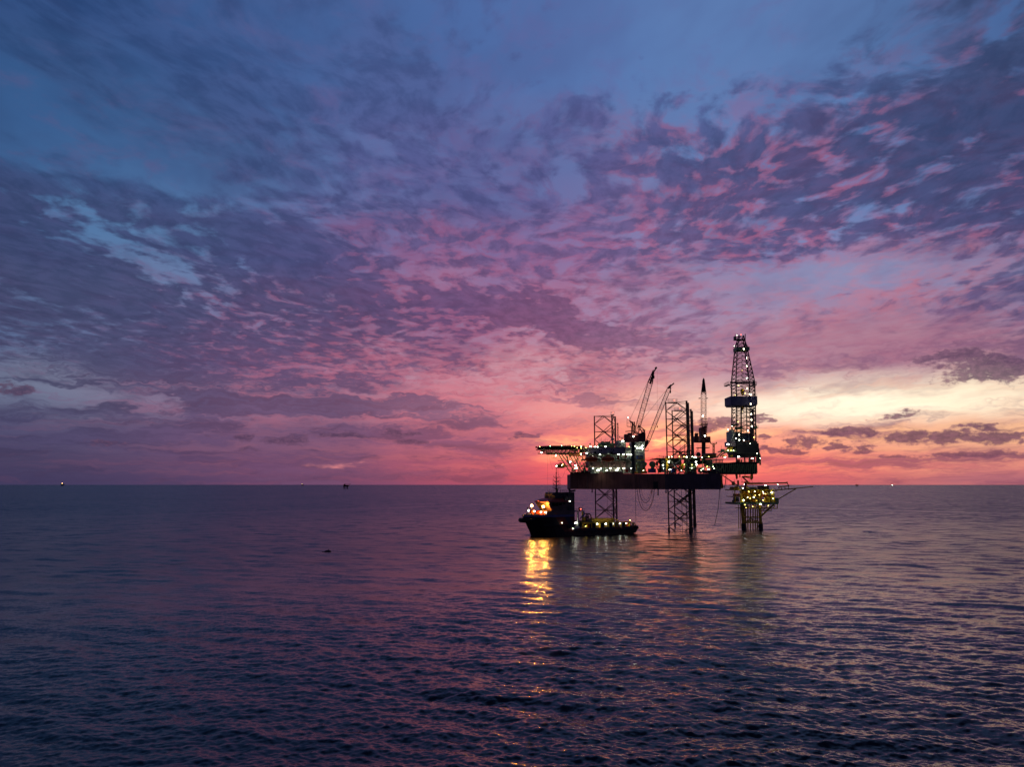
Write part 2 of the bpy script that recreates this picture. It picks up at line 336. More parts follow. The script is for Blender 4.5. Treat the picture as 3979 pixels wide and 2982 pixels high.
# ------------------------------------------------------------------ water
def make_water():
    H = CAM_Z
    # rings: even steps in viewing angle, so near wavelets and far swell get the detail they need
    dep = np.concatenate([np.linspace(R(80), R(22), 40, endpoint=False), np.linspace(R(22), R(1.2), 620, endpoint=False), np.geomspace(R(1.2), R(0.018), 50)])
    rr = H / np.tan(dep)
    aa = np.concatenate([np.linspace(-42, 42, 800), np.linspace(42, 318, 70)[1:-1]]) * math.pi / 180
    nr, na = len(rr), len(aa)
    Rr, A = np.meshgrid(rr, aa, indexing='ij')
    Xg = Rr * np.sin(A); Yg = Rr * np.cos(A)
    dr = np.gradient(rr)[:, None]
    rng = np.random.default_rng(5)
    Zg = np.zeros_like(Xg)
    for i in range(110):
        lam = 0.55 * (14 / 0.55) ** (rng.random() ** 1.2)
        th = R(248) + rng.normal(0, 0.55)            # the light breeze comes from the left rear
        k = 2 * math.pi / lam
        amp = 0.0043 * lam ** 0.88 * (0.6 + 0.8 * rng.random())
        if lam > 3.5: amp *= 0.66
        ph = rng.random() * 6.28
        w = np.clip((lam / (dr * 2.0) - 0.6) / 0.8, 0, 1)
        a = k * (Xg * math.cos(th) + Yg * math.sin(th)) + ph
        s = np.sin(a)
        Zg += w * amp * (s + 0.25 * np.abs(s))
    patch = 1 + 0.45 * np.sin(Xg / 37 + 1.3 * np.sin(Yg / 61)) * np.sin(Yg / 83 + 1.1 * np.sin(Xg / 49))
    Zg = Zg * patch
    Zg[-1] = 0
    co = np.stack([Xg, Yg, Zg], -1).reshape(-1, 3)
    i = np.arange(nr - 1)[:, None]; j = np.arange(na)[None, :]; j2 = (j + 1) % na
    q = np.stack([i * na + j, (i + 1) * na + j, (i + 1) * na + j2, i * na + j2], -1).reshape(-1, 4)
    # centre fan
    co = np.vstack([co, [[0, 0, 0]]]); c = len(co) - 1
    jj = np.arange(na); tri = np.stack([jj, (jj + 1) % na, np.full(na, c)], -1)
    me = bpy.data.meshes.new("water")
    nv, nq, ntri = len(co), len(q), len(tri)
    me.vertices.add(nv); me.vertices.foreach_set("co", co.astype(np.float32).ravel())
    me.loops.add(nq * 4 + ntri * 3); me.loops.foreach_set("vertex_index", np.concatenate([q.ravel(), tri.ravel()]).astype(np.int32))
    me.polygons.add(nq + ntri)
    ls = np.concatenate([np.arange(nq) * 4, nq * 4 + np.arange(ntri) * 3]); me.polygons.foreach_set("loop_start", ls.astype(np.int32))
    me.polygons.foreach_set("use_smooth", np.ones(nq + ntri, dtype=bool))
    me.update(); me.validate()
    o = bpy.data.objects.new("water", me); COL.objects.link(o); o['kind'] = 'structure'; o['label'] = 'dark rippled sea reflecting the sunset sky'
    m = bpy.data.materials.new("sea_water"); m.use_nodes = True; nt = m.node_tree; G_ = G(nt)
    bs = nt.nodes['Principled BSDF']
    bs.inputs['Base Color'].default_value = (0.004, 0.006, 0.014, 1); bs.inputs['IOR'].default_value = 1.333
    t = nt.nodes.new('ShaderNodeTexCoord'); sp = nt.nodes.new('ShaderNodeSeparateXYZ'); nt.links.new(t.outputs['Object'], sp.inputs[0])
    x, y = sp.outputs[0], sp.outputs[1]
    dist = G_.m('SQRT', G_.m('MULTIPLY_ADD', x, x, G_.m('MULTIPLY', y, y)))
    # gusts: patches of rougher and smoother water, and long slicks drawn out across the sea
    gust = G_.noise(G_.xyz(G_.m('MULTIPLY', x, 0.006), G_.m('MULTIPLY', y, 0.004), 2.0), 1.0, 3.0, 0.6)
    gust2 = G_.noise(G_.xyz(G_.m('MULTIPLY', x, 0.045), G_.m('MULTIPLY', y, 0.03), 5.0), 1.0, 4.0, 0.6)
    # slopes of all the ripples too small for the mesh, from a hand's breadth to tens of metres
    sv = G_.noise(G_.xyz(G_.m('MULTIPLY', x, 0.055), G_.m('MULTIPLY', y, 0.075), 1.0), 1.0, 7.0, 0.80, lac=2.1, color=True)
    sf = G_.noise(G_.xyz(G_.m('MULTIPLY', x, 1.9), G_.m('MULTIPLY', y, 2.6), 4.0), 1.0, 2.0, 0.6, color=True)
    s1 = nt.nodes.new('ShaderNodeSeparateColor'); nt.links.new(sv, s1.inputs[0]); s2 = nt.nodes.new('ShaderNodeSeparateColor'); nt.links.new(sf, s2.inputs[0])
    kf = G_.sm(dist, 60.0, 500.0, 0.55, 1.15)
    def slope(i, k1, k2): return G_.m('ADD', G_.m('MULTIPLY', G_.m('MULTIPLY', G_.m('SUBTRACT', s1.outputs[i], 0.5), k1), kf), G_.m('MULTIPLY', G_.m('SUBTRACT', s2.outputs[i], 0.5), k2))
    # a thin current line (slick) curving across the far water
    wv = G_.noise(G_.xyz(G_.m('MULTIPLY', x, 0.002), 0.0, 9.0), 1.0, 3.0, 0.5)
    yl = G_.m('ADD', G_.m('MULTIPLY_ADD', G_.m('ABSOLUTE', G_.m('SUBTRACT', x, 80.0)), -1.35, 1120.0), G_.m('MULTIPLY', G_.m('SUBTRACT', wv, 0.5), 150.0))
    sl = G_.sm(G_.m('ABSOLUTE', G_.m('SUBTRACT', y, yl)), 48.0, 8.0)
    sl = G_.m('MULTIPLY', sl, G_.sm(gust2, 0.3, 0.6, 0.4, 1.0))
    amp_ = G_.m('MULTIPLY', G_.m('MULTIPLY', G_.m('SUBTRACT', 1.0, G_.m('MULTIPLY', sl, 0.55)), G_.sm(gust, 0.3, 0.7, 0.8, 1.15)), G_.sm(gust2, 0.25, 0.75, 0.7, 1.25))
    geo = nt.nodes.new('ShaderNodeNewGeometry')
    ys = G_.m('MULTIPLY', slope(1, 0.90, 0.32), amp_)
    # far off only the wave faces turned to the viewer show; the others hide behind their crests
    yfar = G_.m('MULTIPLY_ADD', G_.m('SUBTRACT', G_.m('MULTIPLY_ADD', G_.m('ABSOLUTE', ys), -1.35, -0.03), ys), G_.sm(dist, 120.0, 900.0), ys)
    va = nt.nodes.new('ShaderNodeVectorMath'); va.operation = 'ADD'; nt.links.new(geo.outputs['Normal'], va.inputs[0])
    nt.links.new(G_.xyz(G_.m('MULTIPLY', slope(0, 0.60, 0.22), amp_), yfar), va.inputs[1])
    vn = nt.nodes.new('ShaderNodeVectorMath'); vn.operation = 'NORMALIZE'; nt.links.new(va.outputs[0], vn.inputs[0]); nt.links.new(vn.outputs[0], bs.inputs['Normal'])
    rg = G_.m('MULTIPLY', G_.sm(dist, 90.0, 320.0, 0.14, 0.25), 1.0)
    nt.links.new(rg, bs.inputs['Roughness'])
    me.materials.append(m)
    return o
make_water()
scene.cycles.sample_clamp_indirect = 5.0
scene.cycles.use_denoising = True
scene.cycles.max_bounces = 5; scene.cycles.diffuse_bounces = 2; scene.cycles.glossy_bounces = 3; scene.cycles.transmission_bounces = 2
scene.cycles.caustics_reflective = False; scene.cycles.caustics_refractive = False

# ------------------------------------------------------------------ mesh tools
def ico(n=1):
    import bmesh
    bm = bmesh.new(); bmesh.ops.create_icosphere(bm, subdivisions=n, radius=1.0)
    bm.verts.ensure_lookup_table()
    r = [tuple(v.co) for v in bm.verts], [tuple(v.index for v in f.verts) for f in bm.faces]; bm.free(); return r
ICO = {1: ico(1), 2: ico(2), 3: ico(3)}
class MB:
    """collects boxes, bars, tubes and balls (in world coordinates) into ONE mesh"""
    def __init__(s): s.v = []; s.f = []; s.m = []; s.pc = []
    def add(s, vs, fs, mi=0):
        vs = list(vs); s.pc.append((len(s.v), len(s.f), len(vs), len(fs))); o = len(s.v); s.v += [tuple(v) for v in vs]; s.f += [tuple(i + o for i in f) for f in fs]; s.m += [mi] * len(fs); return s
    def box(s, x0, x1, y0, y1, z0, z1, mi=0):
        x0, x1 = sorted((x0, x1)); y0, y1 = sorted((y0, y1)); z0, z1 = sorted((z0, z1))
        return s.add([(x0,y0,z0),(x1,y0,z0),(x1,y1,z0),(x0,y1,z0),(x0,y0,z1),(x1,y0,z1),(x1,y1,z1),(x0,y1,z1)],
              [(0,3,2,1),(4,5,6,7),(0,1,5,4),(1,2,6,5),(2,3,7,6),(3,0,4,7)], mi)
    def pbox(s, px0, py0, px1, py1, D, dep, mi=0):
        a = P(px0, (py0 + py1) / 2, D); b = P(px1, (py0 + py1) / 2, D); c = P(px0, py0, D); d = P(px0, py1, D)
        return s.box(a.x, b.x, D * DS, D * DS + dep, d.z, c.z, mi)
    def bar(s, p, q, r, n=5, r2=None, mi=0):
        p, q = Vector(p), Vector(q); d = q - p
        if d.length < 1e-5: return s
        d.normalize(); up = Vector((0, 0, 1)) if abs(d.z) < 0.9 else Vector((0, 1, 0))
        a = d.cross(up).normalized(); b = d.cross(a); r2 = r if r2 is None else r2
        vs = []
        for k in range(n):
            t = 2 * math.pi * (k + 0.5) / n; o = a * math.cos(t) + b * math.sin(t)
            vs.append(p + o * r); vs.append(q + o * r2)
        fs = [(2*k, 2*k+1, 2*((k+1) % n)+1, 2*((k+1) % n)) for k in range(n)]
        fs += [tuple(2*k for k in range(n)), tuple(2*k+1 for k in reversed(range(n)))]
        return s.add(vs, fs, mi)
    def pbar(s, a, b, r, n=5, r2=None, mi=0): return s.bar(P(*a), P(*b), r, n, r2, mi)
    def ball(s, c, rx, ry=None, rz=None, n=1, mi=0):
        ry = rx if ry is None else ry; rz = rx if rz is None else rz
        V_, F_ = ICO[n]; return s.add([(c[0]+x*rx, c[1]+y*ry, c[2]+z*rz) for x, y, z in V_], F_, mi)
    def path(s, pts, r, n=5, mi=0):
        for a, b in zip(pts, pts[1:]): s.bar(a, b, r, n, mi=mi)
        return s
    def loft(s, rings, closed=True, cap=True, mi=0):
        n = len(rings[0]); vs = [p for r in rings for p in r]; fs = []
        for i in range(len(rings) - 1):
            for k in range(n if closed else n - 1):
                fs.append((i*n+k, i*n+(k+1) % n, (i+1)*n+(k+1) % n, (i+1)*n+k))
        if cap: fs += [tuple(range(n)), tuple(reversed(range((len(rings)-1)*n, len(rings)*n)))]
        return s.add(vs, fs, mi)
    def rail(s, pts, h=1.1, r=0.035, step=2.5):
        """handrail along a line of deck points"""
        for a, b in zip(pts, pts[1:]):
            a, b = Vector(a), Vector(b); L = (b - a).length; n = max(1, int(L / step))
            for k in range(n + 1):
                p = a.lerp(b, k / n); s.bar(p, p + Vector((0, 0, h)), r, 4)
            for hh in (h, h * 0.5): s.bar(a + Vector((0, 0, hh)), b + Vector((0, 0, hh)), r, 4)
        return s
    def truss(s, b0, b1, t0, t1, n, rc, rb):
        """flat truss between the chords b0-b1 and t0-t1"""
        b0, b1, t0, t1 = map(Vector, (b0, b1, t0, t1)); s.bar(b0, b1, rc); s.bar(t0, t1, rc)
        for k in range(n + 1):
            s.bar(b0.lerp(b1, k / n), t0.lerp(t1, k / n), rb, 4)
            if k < n:
                if k % 2: s.bar(b0.lerp(b1, k / n), t0.lerp(t1, (k + 1) / n), rb, 4)
                else: s.bar(t0.lerp(t1, k / n), b0.lerp(b1, (k + 1) / n), rb, 4)
        return s
    def mast(s, base, top, w0, w1, n, rc=0.06, rb=0.035, sides=4, twist=0.0):
        """tapered lattice mast or boom"""
        base, top = Vector(base), Vector(top); d = (top - base).normalized()
        up = Vector((0, 1, 0)) if abs(d.y) < 0.9 else Vector((1, 0, 0)); a = d.cross(up).normalized(); b = d.cross(a)
        def pt(k, i):
            t = k / n; w = w0 + (w1 - w0) * t; an = 2 * math.pi * (i + 0.5) / sides + twist
            return base.lerp(top, t) + (a * math.cos(an) + b * math.sin(an)) * w * 0.707
        for i in range(sides):
            s.bar(pt(0, i), pt(n, i), rc, 4)
            for k in range(n):
                j = (i + 1) % sides
                s.bar(pt(k, i), pt(k + 1, j), rb, 3) if k % 2 else s.bar(pt(k, j), pt(k + 1, i), rb, 3)
                s.bar(pt(k + 1, i), pt(k + 1, j), rb, 3)
        return s
    def split(s, name, m, parent, smooth=False, pad=0.12):
        """one part for every group of pieces that touch"""
        bb = []
        for (v0, f0, nv, nf) in s.pc:
            q = s.v[v0:v0 + nv]; bb.append(tuple(f(p[k] for p in q) for k in range(3) for f in (min, max)))
        n = len(bb); par = list(range(n))
        def fd(i):
            while par[i] != i: i = par[i]
            return i
        for i in range(n):
            for j in range(i):
                A_, B_ = bb[i], bb[j]
                if all(A_[2*k] - pad <= B_[2*k+1] and B_[2*k] - pad <= A_[2*k+1] for k in range(3)): par[fd(i)] = fd(j)
        gr = {}
        for i in range(n): gr.setdefault(fd(i), []).append(i)
        out = []
        for ids in gr.values():
            t = MB()
            for i in ids:
                v0, f0, nv, nf = s.pc[i]; o = len(t.v); t.v += s.v[v0:v0 + nv]; t.f += [tuple(a - v0 + o for a in f) for f in s.f[f0:f0 + nf]]; t.m += s.m[f0:f0 + nf]
            out.append(t.build(name, m, parent, smooth))
        return out
    def build(s, name, m, parent=None, smooth=False, org=None):
        ms = m if isinstance(m, (list, tuple)) else [m]
        if org is None: org = ROOTLOC.get(parent.name, Vector()) if parent else Vector()
        me = bpy.data.meshes.new(name); o3 = org
        me.from_pydata([(x - o3[0], y - o3[1], z - o3[2]) for x, y, z in s.v], [], s.f)
        for mm in ms: me.materials.append(mm)
        if len(ms) > 1: me.polygons.foreach_set('material_index', s.m)
        if smooth: me.polygons.foreach_set('use_smooth', [True] * len(me.polygons))
        me.update()
        ob = bpy.data.objects.new(name, me); COL.objects.link(ob)
        if parent: ob.parent = parent; ROOTLOC[ob.name] = org
        else: ob.location = org; ROOTLOC[ob.name] = Vector(org)
        return ob
ROOTLOC = {}
def thing(name, loc, label, cat, group=None):
    o = bpy.data.objects.new(name, None); COL.objects.link(o); o.location = loc; o.empty_display_size = 1
    ROOTLOC[o.name] = Vector(loc); o['label'] = label; o['category'] = cat
    if group: o['group'] = group
    return o
def tag(o, label, cat, group=None):
    o['label'] = label; o['category'] = cat
    if group: o['group'] = group
    return o

# ------------------------------------------------------------------ paints
M = dict(
    hull=mat('oxide_red_plate', (138, 86, 74), 0.65, bump=0.3, bscale=0.5, var=0.3, vscale=0.16),
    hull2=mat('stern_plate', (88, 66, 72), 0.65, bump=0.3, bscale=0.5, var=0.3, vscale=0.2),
    legr=mat('leg_paint', (92, 62, 52), 0.6, var=0.35, vscale=0.4),
    dark=mat('dark_steel', (48, 44, 46), 0.6, var=0.3, vscale=0.6),
    black=mat('black_steel', (24, 23, 27), 0.6),
    white=mat('white_cladding', (190, 192, 182), 0.55, var=0.18, vscale=0.35),
    grey=mat('grey_cladding', (120, 112, 118), 0.6, var=0.2, vscale=0.4),
    green=mat('green_steel', (126, 152, 106), 0.55, var=0.35, vscale=0.7),
    yellow=mat('yellow_paint', (235, 190, 30), 0.5, var=0.25, vscale=0.8),
    ochre=mat('ochre_paint', (205, 155, 30), 0.55, var=0.4, vscale=0.7),
    orange=mat('orange_paint', (205, 80, 30), 0.5, var=0.2),
    navy=mat('navy_windwall', (84, 84, 122), 0.6, var=0.2, vscale=0.5),
    blue=mat('blue_paint', (36, 70, 150), 0.5, var=0.2),
    crane=mat('crane_red_brown', (86, 34, 34), 0.5, var=0.3),
    rubber=mat('black_rubber', (22, 20, 24), 0.7),
    redp=mat('red_paint', (150, 40, 30), 0.5, var=0.2),
    glass=mat('dark_glass', (12, 16, 24), 0.1),
    brown=mat('brown_cladding', (105, 84, 78), 0.6, var=0.25, vscale=0.4),
)
def corrugate(name, color, scale=2.2, depth=0.12, var=0.15):
    m = mat(name, color, 0.5, var=var, vscale=0.35); nt = m.node_tree; g_ = G(nt); bs = nt.nodes['Principled BSDF']
    t = nt.nodes.new('ShaderNodeTexCoord'); w = nt.nodes.new('ShaderNodeTexWave'); w.inputs['Scale'].default_value = scale; w.bands_direction = 'X'
    nt.links.new(t.outputs['Object'], w.inputs['Vector'])
    b = nt.nodes.new('ShaderNodeBump'); b.inputs['Strength'].default_value = 1.0; b.inputs['Distance'].default_value = depth
    nt.links.new(w.outputs['Fac'], b.inputs['Height']); nt.links.new(b.outputs[0], bs.inputs['Normal']); return m
def stains(m, amount=0.45):
    nt = m.node_tree; g_ = G(nt); bs = nt.nodes['Principled BSDF']; t = nt.nodes.new('ShaderNodeTexCoord'); sp = nt.nodes.new('ShaderNodeSeparateXYZ'); nt.links.new(t.outputs['Object'], sp.inputs[0])
    n = g_.noise(g_.xyz(g_.m('MULTIPLY', sp.outputs[0], 0.9), g_.m('MULTIPLY', sp.outputs[2], 0.08), 3.0), 1.0, 5.0, 0.65)
    seam = g_.m('LESS_THAN', g_.m('PINGPONG', sp.outputs[0], 3.2), 0.07); src = bs.inputs['Base Color'].links[0].from_socket
    c = g_.mix(g_.m('MULTIPLY', g_.sm(n, 0.5, 0.68), amount), src, lin((60, 30, 18))); c = g_.mix(g_.m('MULTIPLY', seam, 0.5), c, lin((40, 28, 28))); nt.links.new(c, bs.inputs['Base Color'])
stains(M['hull']); stains(M['hull2'], 0.3)
M['growth'] = mat('marine_growth', (34, 38, 26), 0.8, bump=1.0, bscale=3.0, var=0.4, vscale=1.5)
M['cwhite'] = corrugate('corrugated_white', (196, 198, 186))
M['cgrey'] = corrugate('corrugated_grey', (196, 176, 190))
M['cbrown'] = corrugate('corrugated_brown', (168, 128, 118))
M['cdark'] = corrugate('corrugated_dark', (36, 34, 46))

def emat(name, col, strength):
    m = bpy.data.materials.new(name); m.use_nodes = True; nt = m.node_tree; nt.nodes.clear()
    e = nt.nodes.new('ShaderNodeEmission'); e.inputs[0].default_value = (*col, 1); e.inputs[1].default_value = strength
    o = nt.nodes.new('ShaderNodeOutputMaterial'); nt.links.new(e.outputs[0], o.inputs[0]); return m
E_ = dict(white=emat('lamp_white', (0.95, 1.0, 0.80), 30), warm=emat('lamp_warm', (1.0, 0.85, 0.55), 24), sodium=emat('lamp_sodium', (1.0, 0.36, 0.04), 1300),
          green=emat('lamp_green', (0.35, 1.0, 0.45), 14), red=emat('lamp_red', (1.0, 0.10, 0.06), 12), yel=emat('lamp_yellow', (1.0, 0.78, 0.16), 20), wsmall=emat('lamp_small', (0.98, 1, 0.66), 24),
          soft=emat('lamp_soft', (0.94, 1.0, 0.76), 26))
LAMP_ME = {}
LAMP_KIND = {  # material, lens radii
    'w': ('white', (0.55, 0.20, 0.16)), 'r': ('white', (0.34, 0.26, 0.32)), 'v': ('warm', (0.20, 0.20, 0.48)), 's': ('wsmall', (0.16, 0.16, 0.16)), 'g': ('green', (0.24, 0.22, 0.22)),
    'y': ('yel', (0.18, 0.18, 0.16)), 'red': ('red', (0.24, 0.22, 0.22)), 'na': ('sodium', (0.45, 0.34, 0.45)), 'm': ('soft', (0.26, 0.22, 0.24)), 'W': ('white', (0.78, 0.24, 0.22)),
}
def lamp(parent, p, kind, name='floodlight'):
    if kind not in LAMP_ME:
        e, (rx, ry, rz) = LAMP_KIND[kind]; b = MB(); b.ball((0, 0, 0), rx, ry, rz, n=1, mi=0)
        b.box(-rx * 0.8, rx * 0.8, ry * 0.95, ry * 1.6, -rz * 0.7, rz * 0.9, mi=1); b.box(-0.06, 0.06, ry * 1.1, ry * 1.4, -rz - 0.35, -rz * 0.6, mi=1)
        me = bpy.data.meshes.new('floodlight_' + kind); me.from_pydata(b.v, [], b.f); me.materials.append(E_[e]); me.materials.append(M['black'])
        me.polygons.foreach_set('material_index', b.m); me.update(); LAMP_ME[kind] = me
    o = bpy.data.objects.new(name, LAMP_ME[kind]); COL.objects.link(o); o.parent = parent
    o.location = Vector(p) - ROOTLOC.get(parent.name, Vector()); return o
def sag(a, b, drop, n=14):
    a, b = Vector(a), Vector(b)
    return [a.lerp(b, t) - Vector((0, 0, drop * 4 * t * (1 - t))) for t in [k / n for k in range(n + 1)]]

# ================================================================== JACK-UP RIG
def Z(py, D, px=2500): return P(px, py, D).z
def XX(px, D, py=1800): return P(px, py, D).x
rig = thing('jackup_rig', (P(2600, 1885, 400).x, 400 * DS, 0), 'large jack-up drilling rig on three lattice legs with tall lit derrick', 'oil rig')
DECK = Z(1841, 362); HB = Z(1903.5, 362)
# --- hull: plan outline
hA = (XX(2801, 362, 1870), 362 * DS); hB = (XX(2588, 370, 1870), 370 * DS); hC = (XX(2216, 396, 1870), 396 * DS)
ymid = 407 * DS
outl = [hC, hB, hA, (hA[0], 2 * ymid - hA[1]), (hB[0], 2 * ymid - hB[1]), (hC[0], 2 * ymid - hC[1])]
def prism(mb, pts, z0, z1, mi=0):
    n = len(pts); mb.add([(x, y, z0) for x, y in pts] + [(x, y, z1) for x, y in pts],
        [tuple(range(n))[::-1], tuple(range(n, 2 * n))] + [(k, (k+1) % n, n + (k+1) % n, n + k) for k in range(n)], mi)
    return mb
b = MB(); prism(b, outl, HB, DECK)
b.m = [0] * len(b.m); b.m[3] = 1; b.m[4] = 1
hull = b.build('hull', [M['hull'], M['hull2']], rig)
def along(t, o=0.0):                      # a point on the long bow face, pushed out by o
    d = Vector((hB[0] - hC[0], hB[1] - hC[1])); n = Vector((d.y, -d.x)).normalized()
    return (hC[0] + d.x * t + n.x * o, hC[1] + d.y * t + n.y * o)
b = MB(); p0, p1 = along(0.0, 0.05), along(0.55, 0.05); q0, q1 = along(0.0, -0.25), along(0.55, -0.25)
prism(b, [p0, p1, q1, q0], DECK + 0.003, DECK + 1.25); p2, q2 = along(0.575, 0.05), along(0.575, -0.25)
b.add([(*p1, DECK + 1.25), (*p2, DECK + 0.01), (*p1, DECK + 0.01), (*q1, DECK + 1.25), (*q2, DECK + 0.01), (*q1, DECK + 0.01)], [(0, 2, 1), (3, 4, 5), (0, 1, 4, 3)])
b.build('bulwark', M['hull'], hull)
b = MB()
for t, z0, z1, w in ((0.19, HB - 0.02, DECK + 1.1, 0.14), (0.735, HB, DECK, 0.10), (0.93, HB, DECK, 0.10), (0.995, HB, DECK, 0.25)):
    x, y = along(t, 0.06); b.box(x - w, x + w, y - 0.10, y + 0.3, z0, z1 - 0.05)
for fx in (0.45, 0.80, 0.97):
    x = hB[0] + (hA[0] - hB[0]) * fx; y = hB[1] + (hA[1] - hB[1]) * fx; b.box(x - 0.09, x + 0.09, y - 0.10, y + 0.3, HB, DECK - 0.05)
b.split('rubbing_strip', M['brown'], hull)
b = MB(); x, y = along(0.915, 0.12); b.box(x - 2.0, x + 1.2, y - 0.06, y + 0.8, HB + 0.7, HB + 3.9); b.box(x - 2.3, x + 1.6, y - 0.25, y + 0.8, HB + 0.42, HB + 0.62)
b.build('side_recess', M['black'], hull)
for (px_, py1) in ((2301, 1915), (2557, 1926), (2588, 1918)):
    b = MB(); D = 392 if px_ < 2400 else 374
    b.pbar((px_, 1895, D), (px_, py1 - 6, D), 0.28, 8); b.pbar((px_, py1 - 6, D), (px_, py1, D), 0.28, 8, 0.42); b.build('caisson', M['black'], hull)
# stern fender frame right of the hull
b = MB(); b.pbox(2803, 1846, 2808, 1896, 364, 1.0); b.pbox(2790, 1893, 2810, 1899, 364, 5.0); b.pbox(2793, 1842, 2798, 1896, 368, 1.2)
for k in range(7): b.pbar((2796, 1846 + k * 7.5, 366), (2806, 1846 + k * 7.5, 364), 0.08, 4)
b.build('stern_frame', M['ochre'], hull)

# --- legs
def leg(chs, top_pys, bay, rcs, z_lo=-4.0, platform=True, yell=0.0):
    tops = [P(px, py, D) for (px, D), py in zip(chs, top_pys)]
    c = [Vector((P(px, 1885, D).x, D * DS, 0)) for px, D in chs]
    zt = min(t.z for t in tops) - 0.3
    lg = MB();
    for a, t, r in zip(c, tops, rcs): lg.bar((a.x, a.y, z_lo), (a.x, a.y, t.z), r, 8)
    L = lg.build('leg', M['legr'], rig)
    for a, t, r in zip(c, tops, rcs):   # toothed racks down both sides of each chord
        rk = MB(); z = z_lo + 4.5
        rk.box(a.x - 0.10, a.x + 0.10, a.y - r - 0.16, a.y + r + 0.16, z_lo + 3, t.z - 0.5)
        while z < t.z - 1: rk.box(a.x - 0.12, a.x + 0.12, a.y - r - 0.26, a.y + r + 0.26, z, z + 0.22); z += 0.55
        rk.build('rack', M['dark'], L)
        gm = MB(); gm.bar((a.x, a.y, z_lo), (a.x, a.y, 1.7), r + .2, 8); gm.build('marine_growth', M['growth'], L)
    br = MB(); z = zt
    for i, j in ((0, 1), (1, 2), (2, 0)):
        a, d = c[i], c[j]; m_ = (a + d) / 2
        z = zt; br.bar((a.x, a.y, z), (d.x, d.y, z), 0.16, 5)
        br.bar((m_.x, m_.y, z), (a.x, a.y, z - bay / 2), 0.16, 5); br.bar((m_.x, m_.y, z), (d.x, d.y, z - bay / 2), 0.16, 5)
        z -= bay / 2
        while z > -4:
            br.bar((a.x, a.y, z), (d.x, d.y, z - bay), 0.2, 5); br.bar((d.x, d.y, z), (a.x, a.y, z - bay), 0.2, 5)
            br.bar((a.x, a.y, z - bay / 2), (d.x, d.y, z - bay / 2), 0.15, 5)
            mid = (a + d) / 2
            z -= bay
    # inner horizontals
    br.build('bracing', M['legr'], L)
    return L, c, tops
legN, cN, tN = leg([(2595, 385), (2677, 377), (2683, 388)], (1564, 1558, 1566), 8.6, (0.34, 0.5, 0.48))
legF, cF, tF = leg([(2619, 430), (2693, 424), (2698, 435)], (1596, 1591, 1598), 8.6, (0.34, 0.5, 0.48))
legB, cB, tB = leg([(2313, 405), (2382, 399), (2395, 410)], (1617, 1612, 1619), 8.6, (0.33, 0.42, 0.42))
b = MB()
def leg_top(L, D, px0, px1, py):
    b = MB(); b.pbox(px0, py, px1, py + 2.2, D, 2.6)
    a = P(px0, py, D); d = P(px1, py, D); b.rail([(a.x, a.y, a.z), (d.x, d.y, d.z), (d.x, d.y + 2.6, d.z), (a.x, a.y + 2.6, a.z), (a.x, a.y, a.z)], 1.6, 0.05, 1.6)
    b.build('service_platform', M['dark'], L); lamp(L, P((px0 * .35 + px1 * .65), py - 7, D + 1), 'red', 'beacon')
leg_top(legN, 381, 2598, 2632, 1563); leg_top(legF, 428, 2622, 2652, 1594); leg_top(legB, 400, 2375, 2387, 1612)
for L, cs in ((legN, cN), (legF, cF), (legB, cB)):      # raw water pipes inside the legs
    m_ = (cs[0] + cs[1] + cs[2]) / 3; b = MB()
    for dx in (-0.6, 1.6): b.bar((m_.x + dx, m_.y, -3), (m_.x + dx, m_.y + 0.3, DECK + 18), 0.10 if L is not legB else 0.06, 5)
    b.build('riser_pipe', M['dark'], L)

# --- jack houses round the legs
for cs in (cN, cF, cB):
    for p_ in cs:
        b = MB()
        for (dx, dy) in ((-1.3, -1.0), (1.0, -1.0), (-1.3, 1.0), (1.0, 1.0)): b.box(p_.x + dx - .2, p_.x + dx + .3, p_.y + dy - .25, p_.y + dy + .25, DECK - 0.1, DECK + 6.2)
        for zz in (1.2, 3.2, 5.2): b.box(p_.x - 1.6, p_.x + 1.5, p_.y - 1.3, p_.y + 1.3, DECK + zz, DECK + zz + 0.55)
        for zz in (0.4, 2.2, 4.3): b.box(p_.x - 1.1, p_.x - 0.5, p_.y - 0.9, p_.y - 0.2, DECK + zz, DECK + zz + 0.7); b.box(p_.x + 0.5, p_.x + 1.1, p_.y - 0.9, p_.y - 0.2, DECK + zz, DECK + zz + 0.7)
        b.build('jack_house', M['green'] if cs is not cB else M['dark'], rig)

# --- helideck
hc = Vector((XX(2176, 393, 1740), 393 * DS, Z(1737.5, 393, 2176)))
Rh = 12.6
oct_ = [(hc.x + Rh * math.cos(R(22.5 + 45 * k)), hc.y + Rh * math.sin(R(22.5 + 45 * k))) for k in range(8)]
b = MB(); prism(b, oct_, hc.z - 0.35, hc.z)
helideck = b.build('helideck', M['black'], rig)
b = MB()
for k in range(-5, 6):
    w = math.sqrt(max(0, Rh ** 2 - (k * 2.3) ** 2)) * 0.96
    b.box(hc.x - w, hc.x + w, hc.y + k * 2.3 - 0.12, hc.y + k * 2.3 + 0.12, hc.z - 1.25, hc.z - 0.353)
    b.box(hc.x + k * 2.3 - 0.1, hc.x + k * 2.3 + 0.1, hc.y - w, hc.y + w, hc.z - 1.1, hc.z - 0.36)
b.build('deck_girder', M['black'], helideck)
b = MB(); o2 = [(hc.x + (Rh + 1.6) * math.cos(R(22.5 + 45 * k)), hc.y + (Rh + 1.6) * math.sin(R(22.5 + 45 * k))) for k in range(8)]
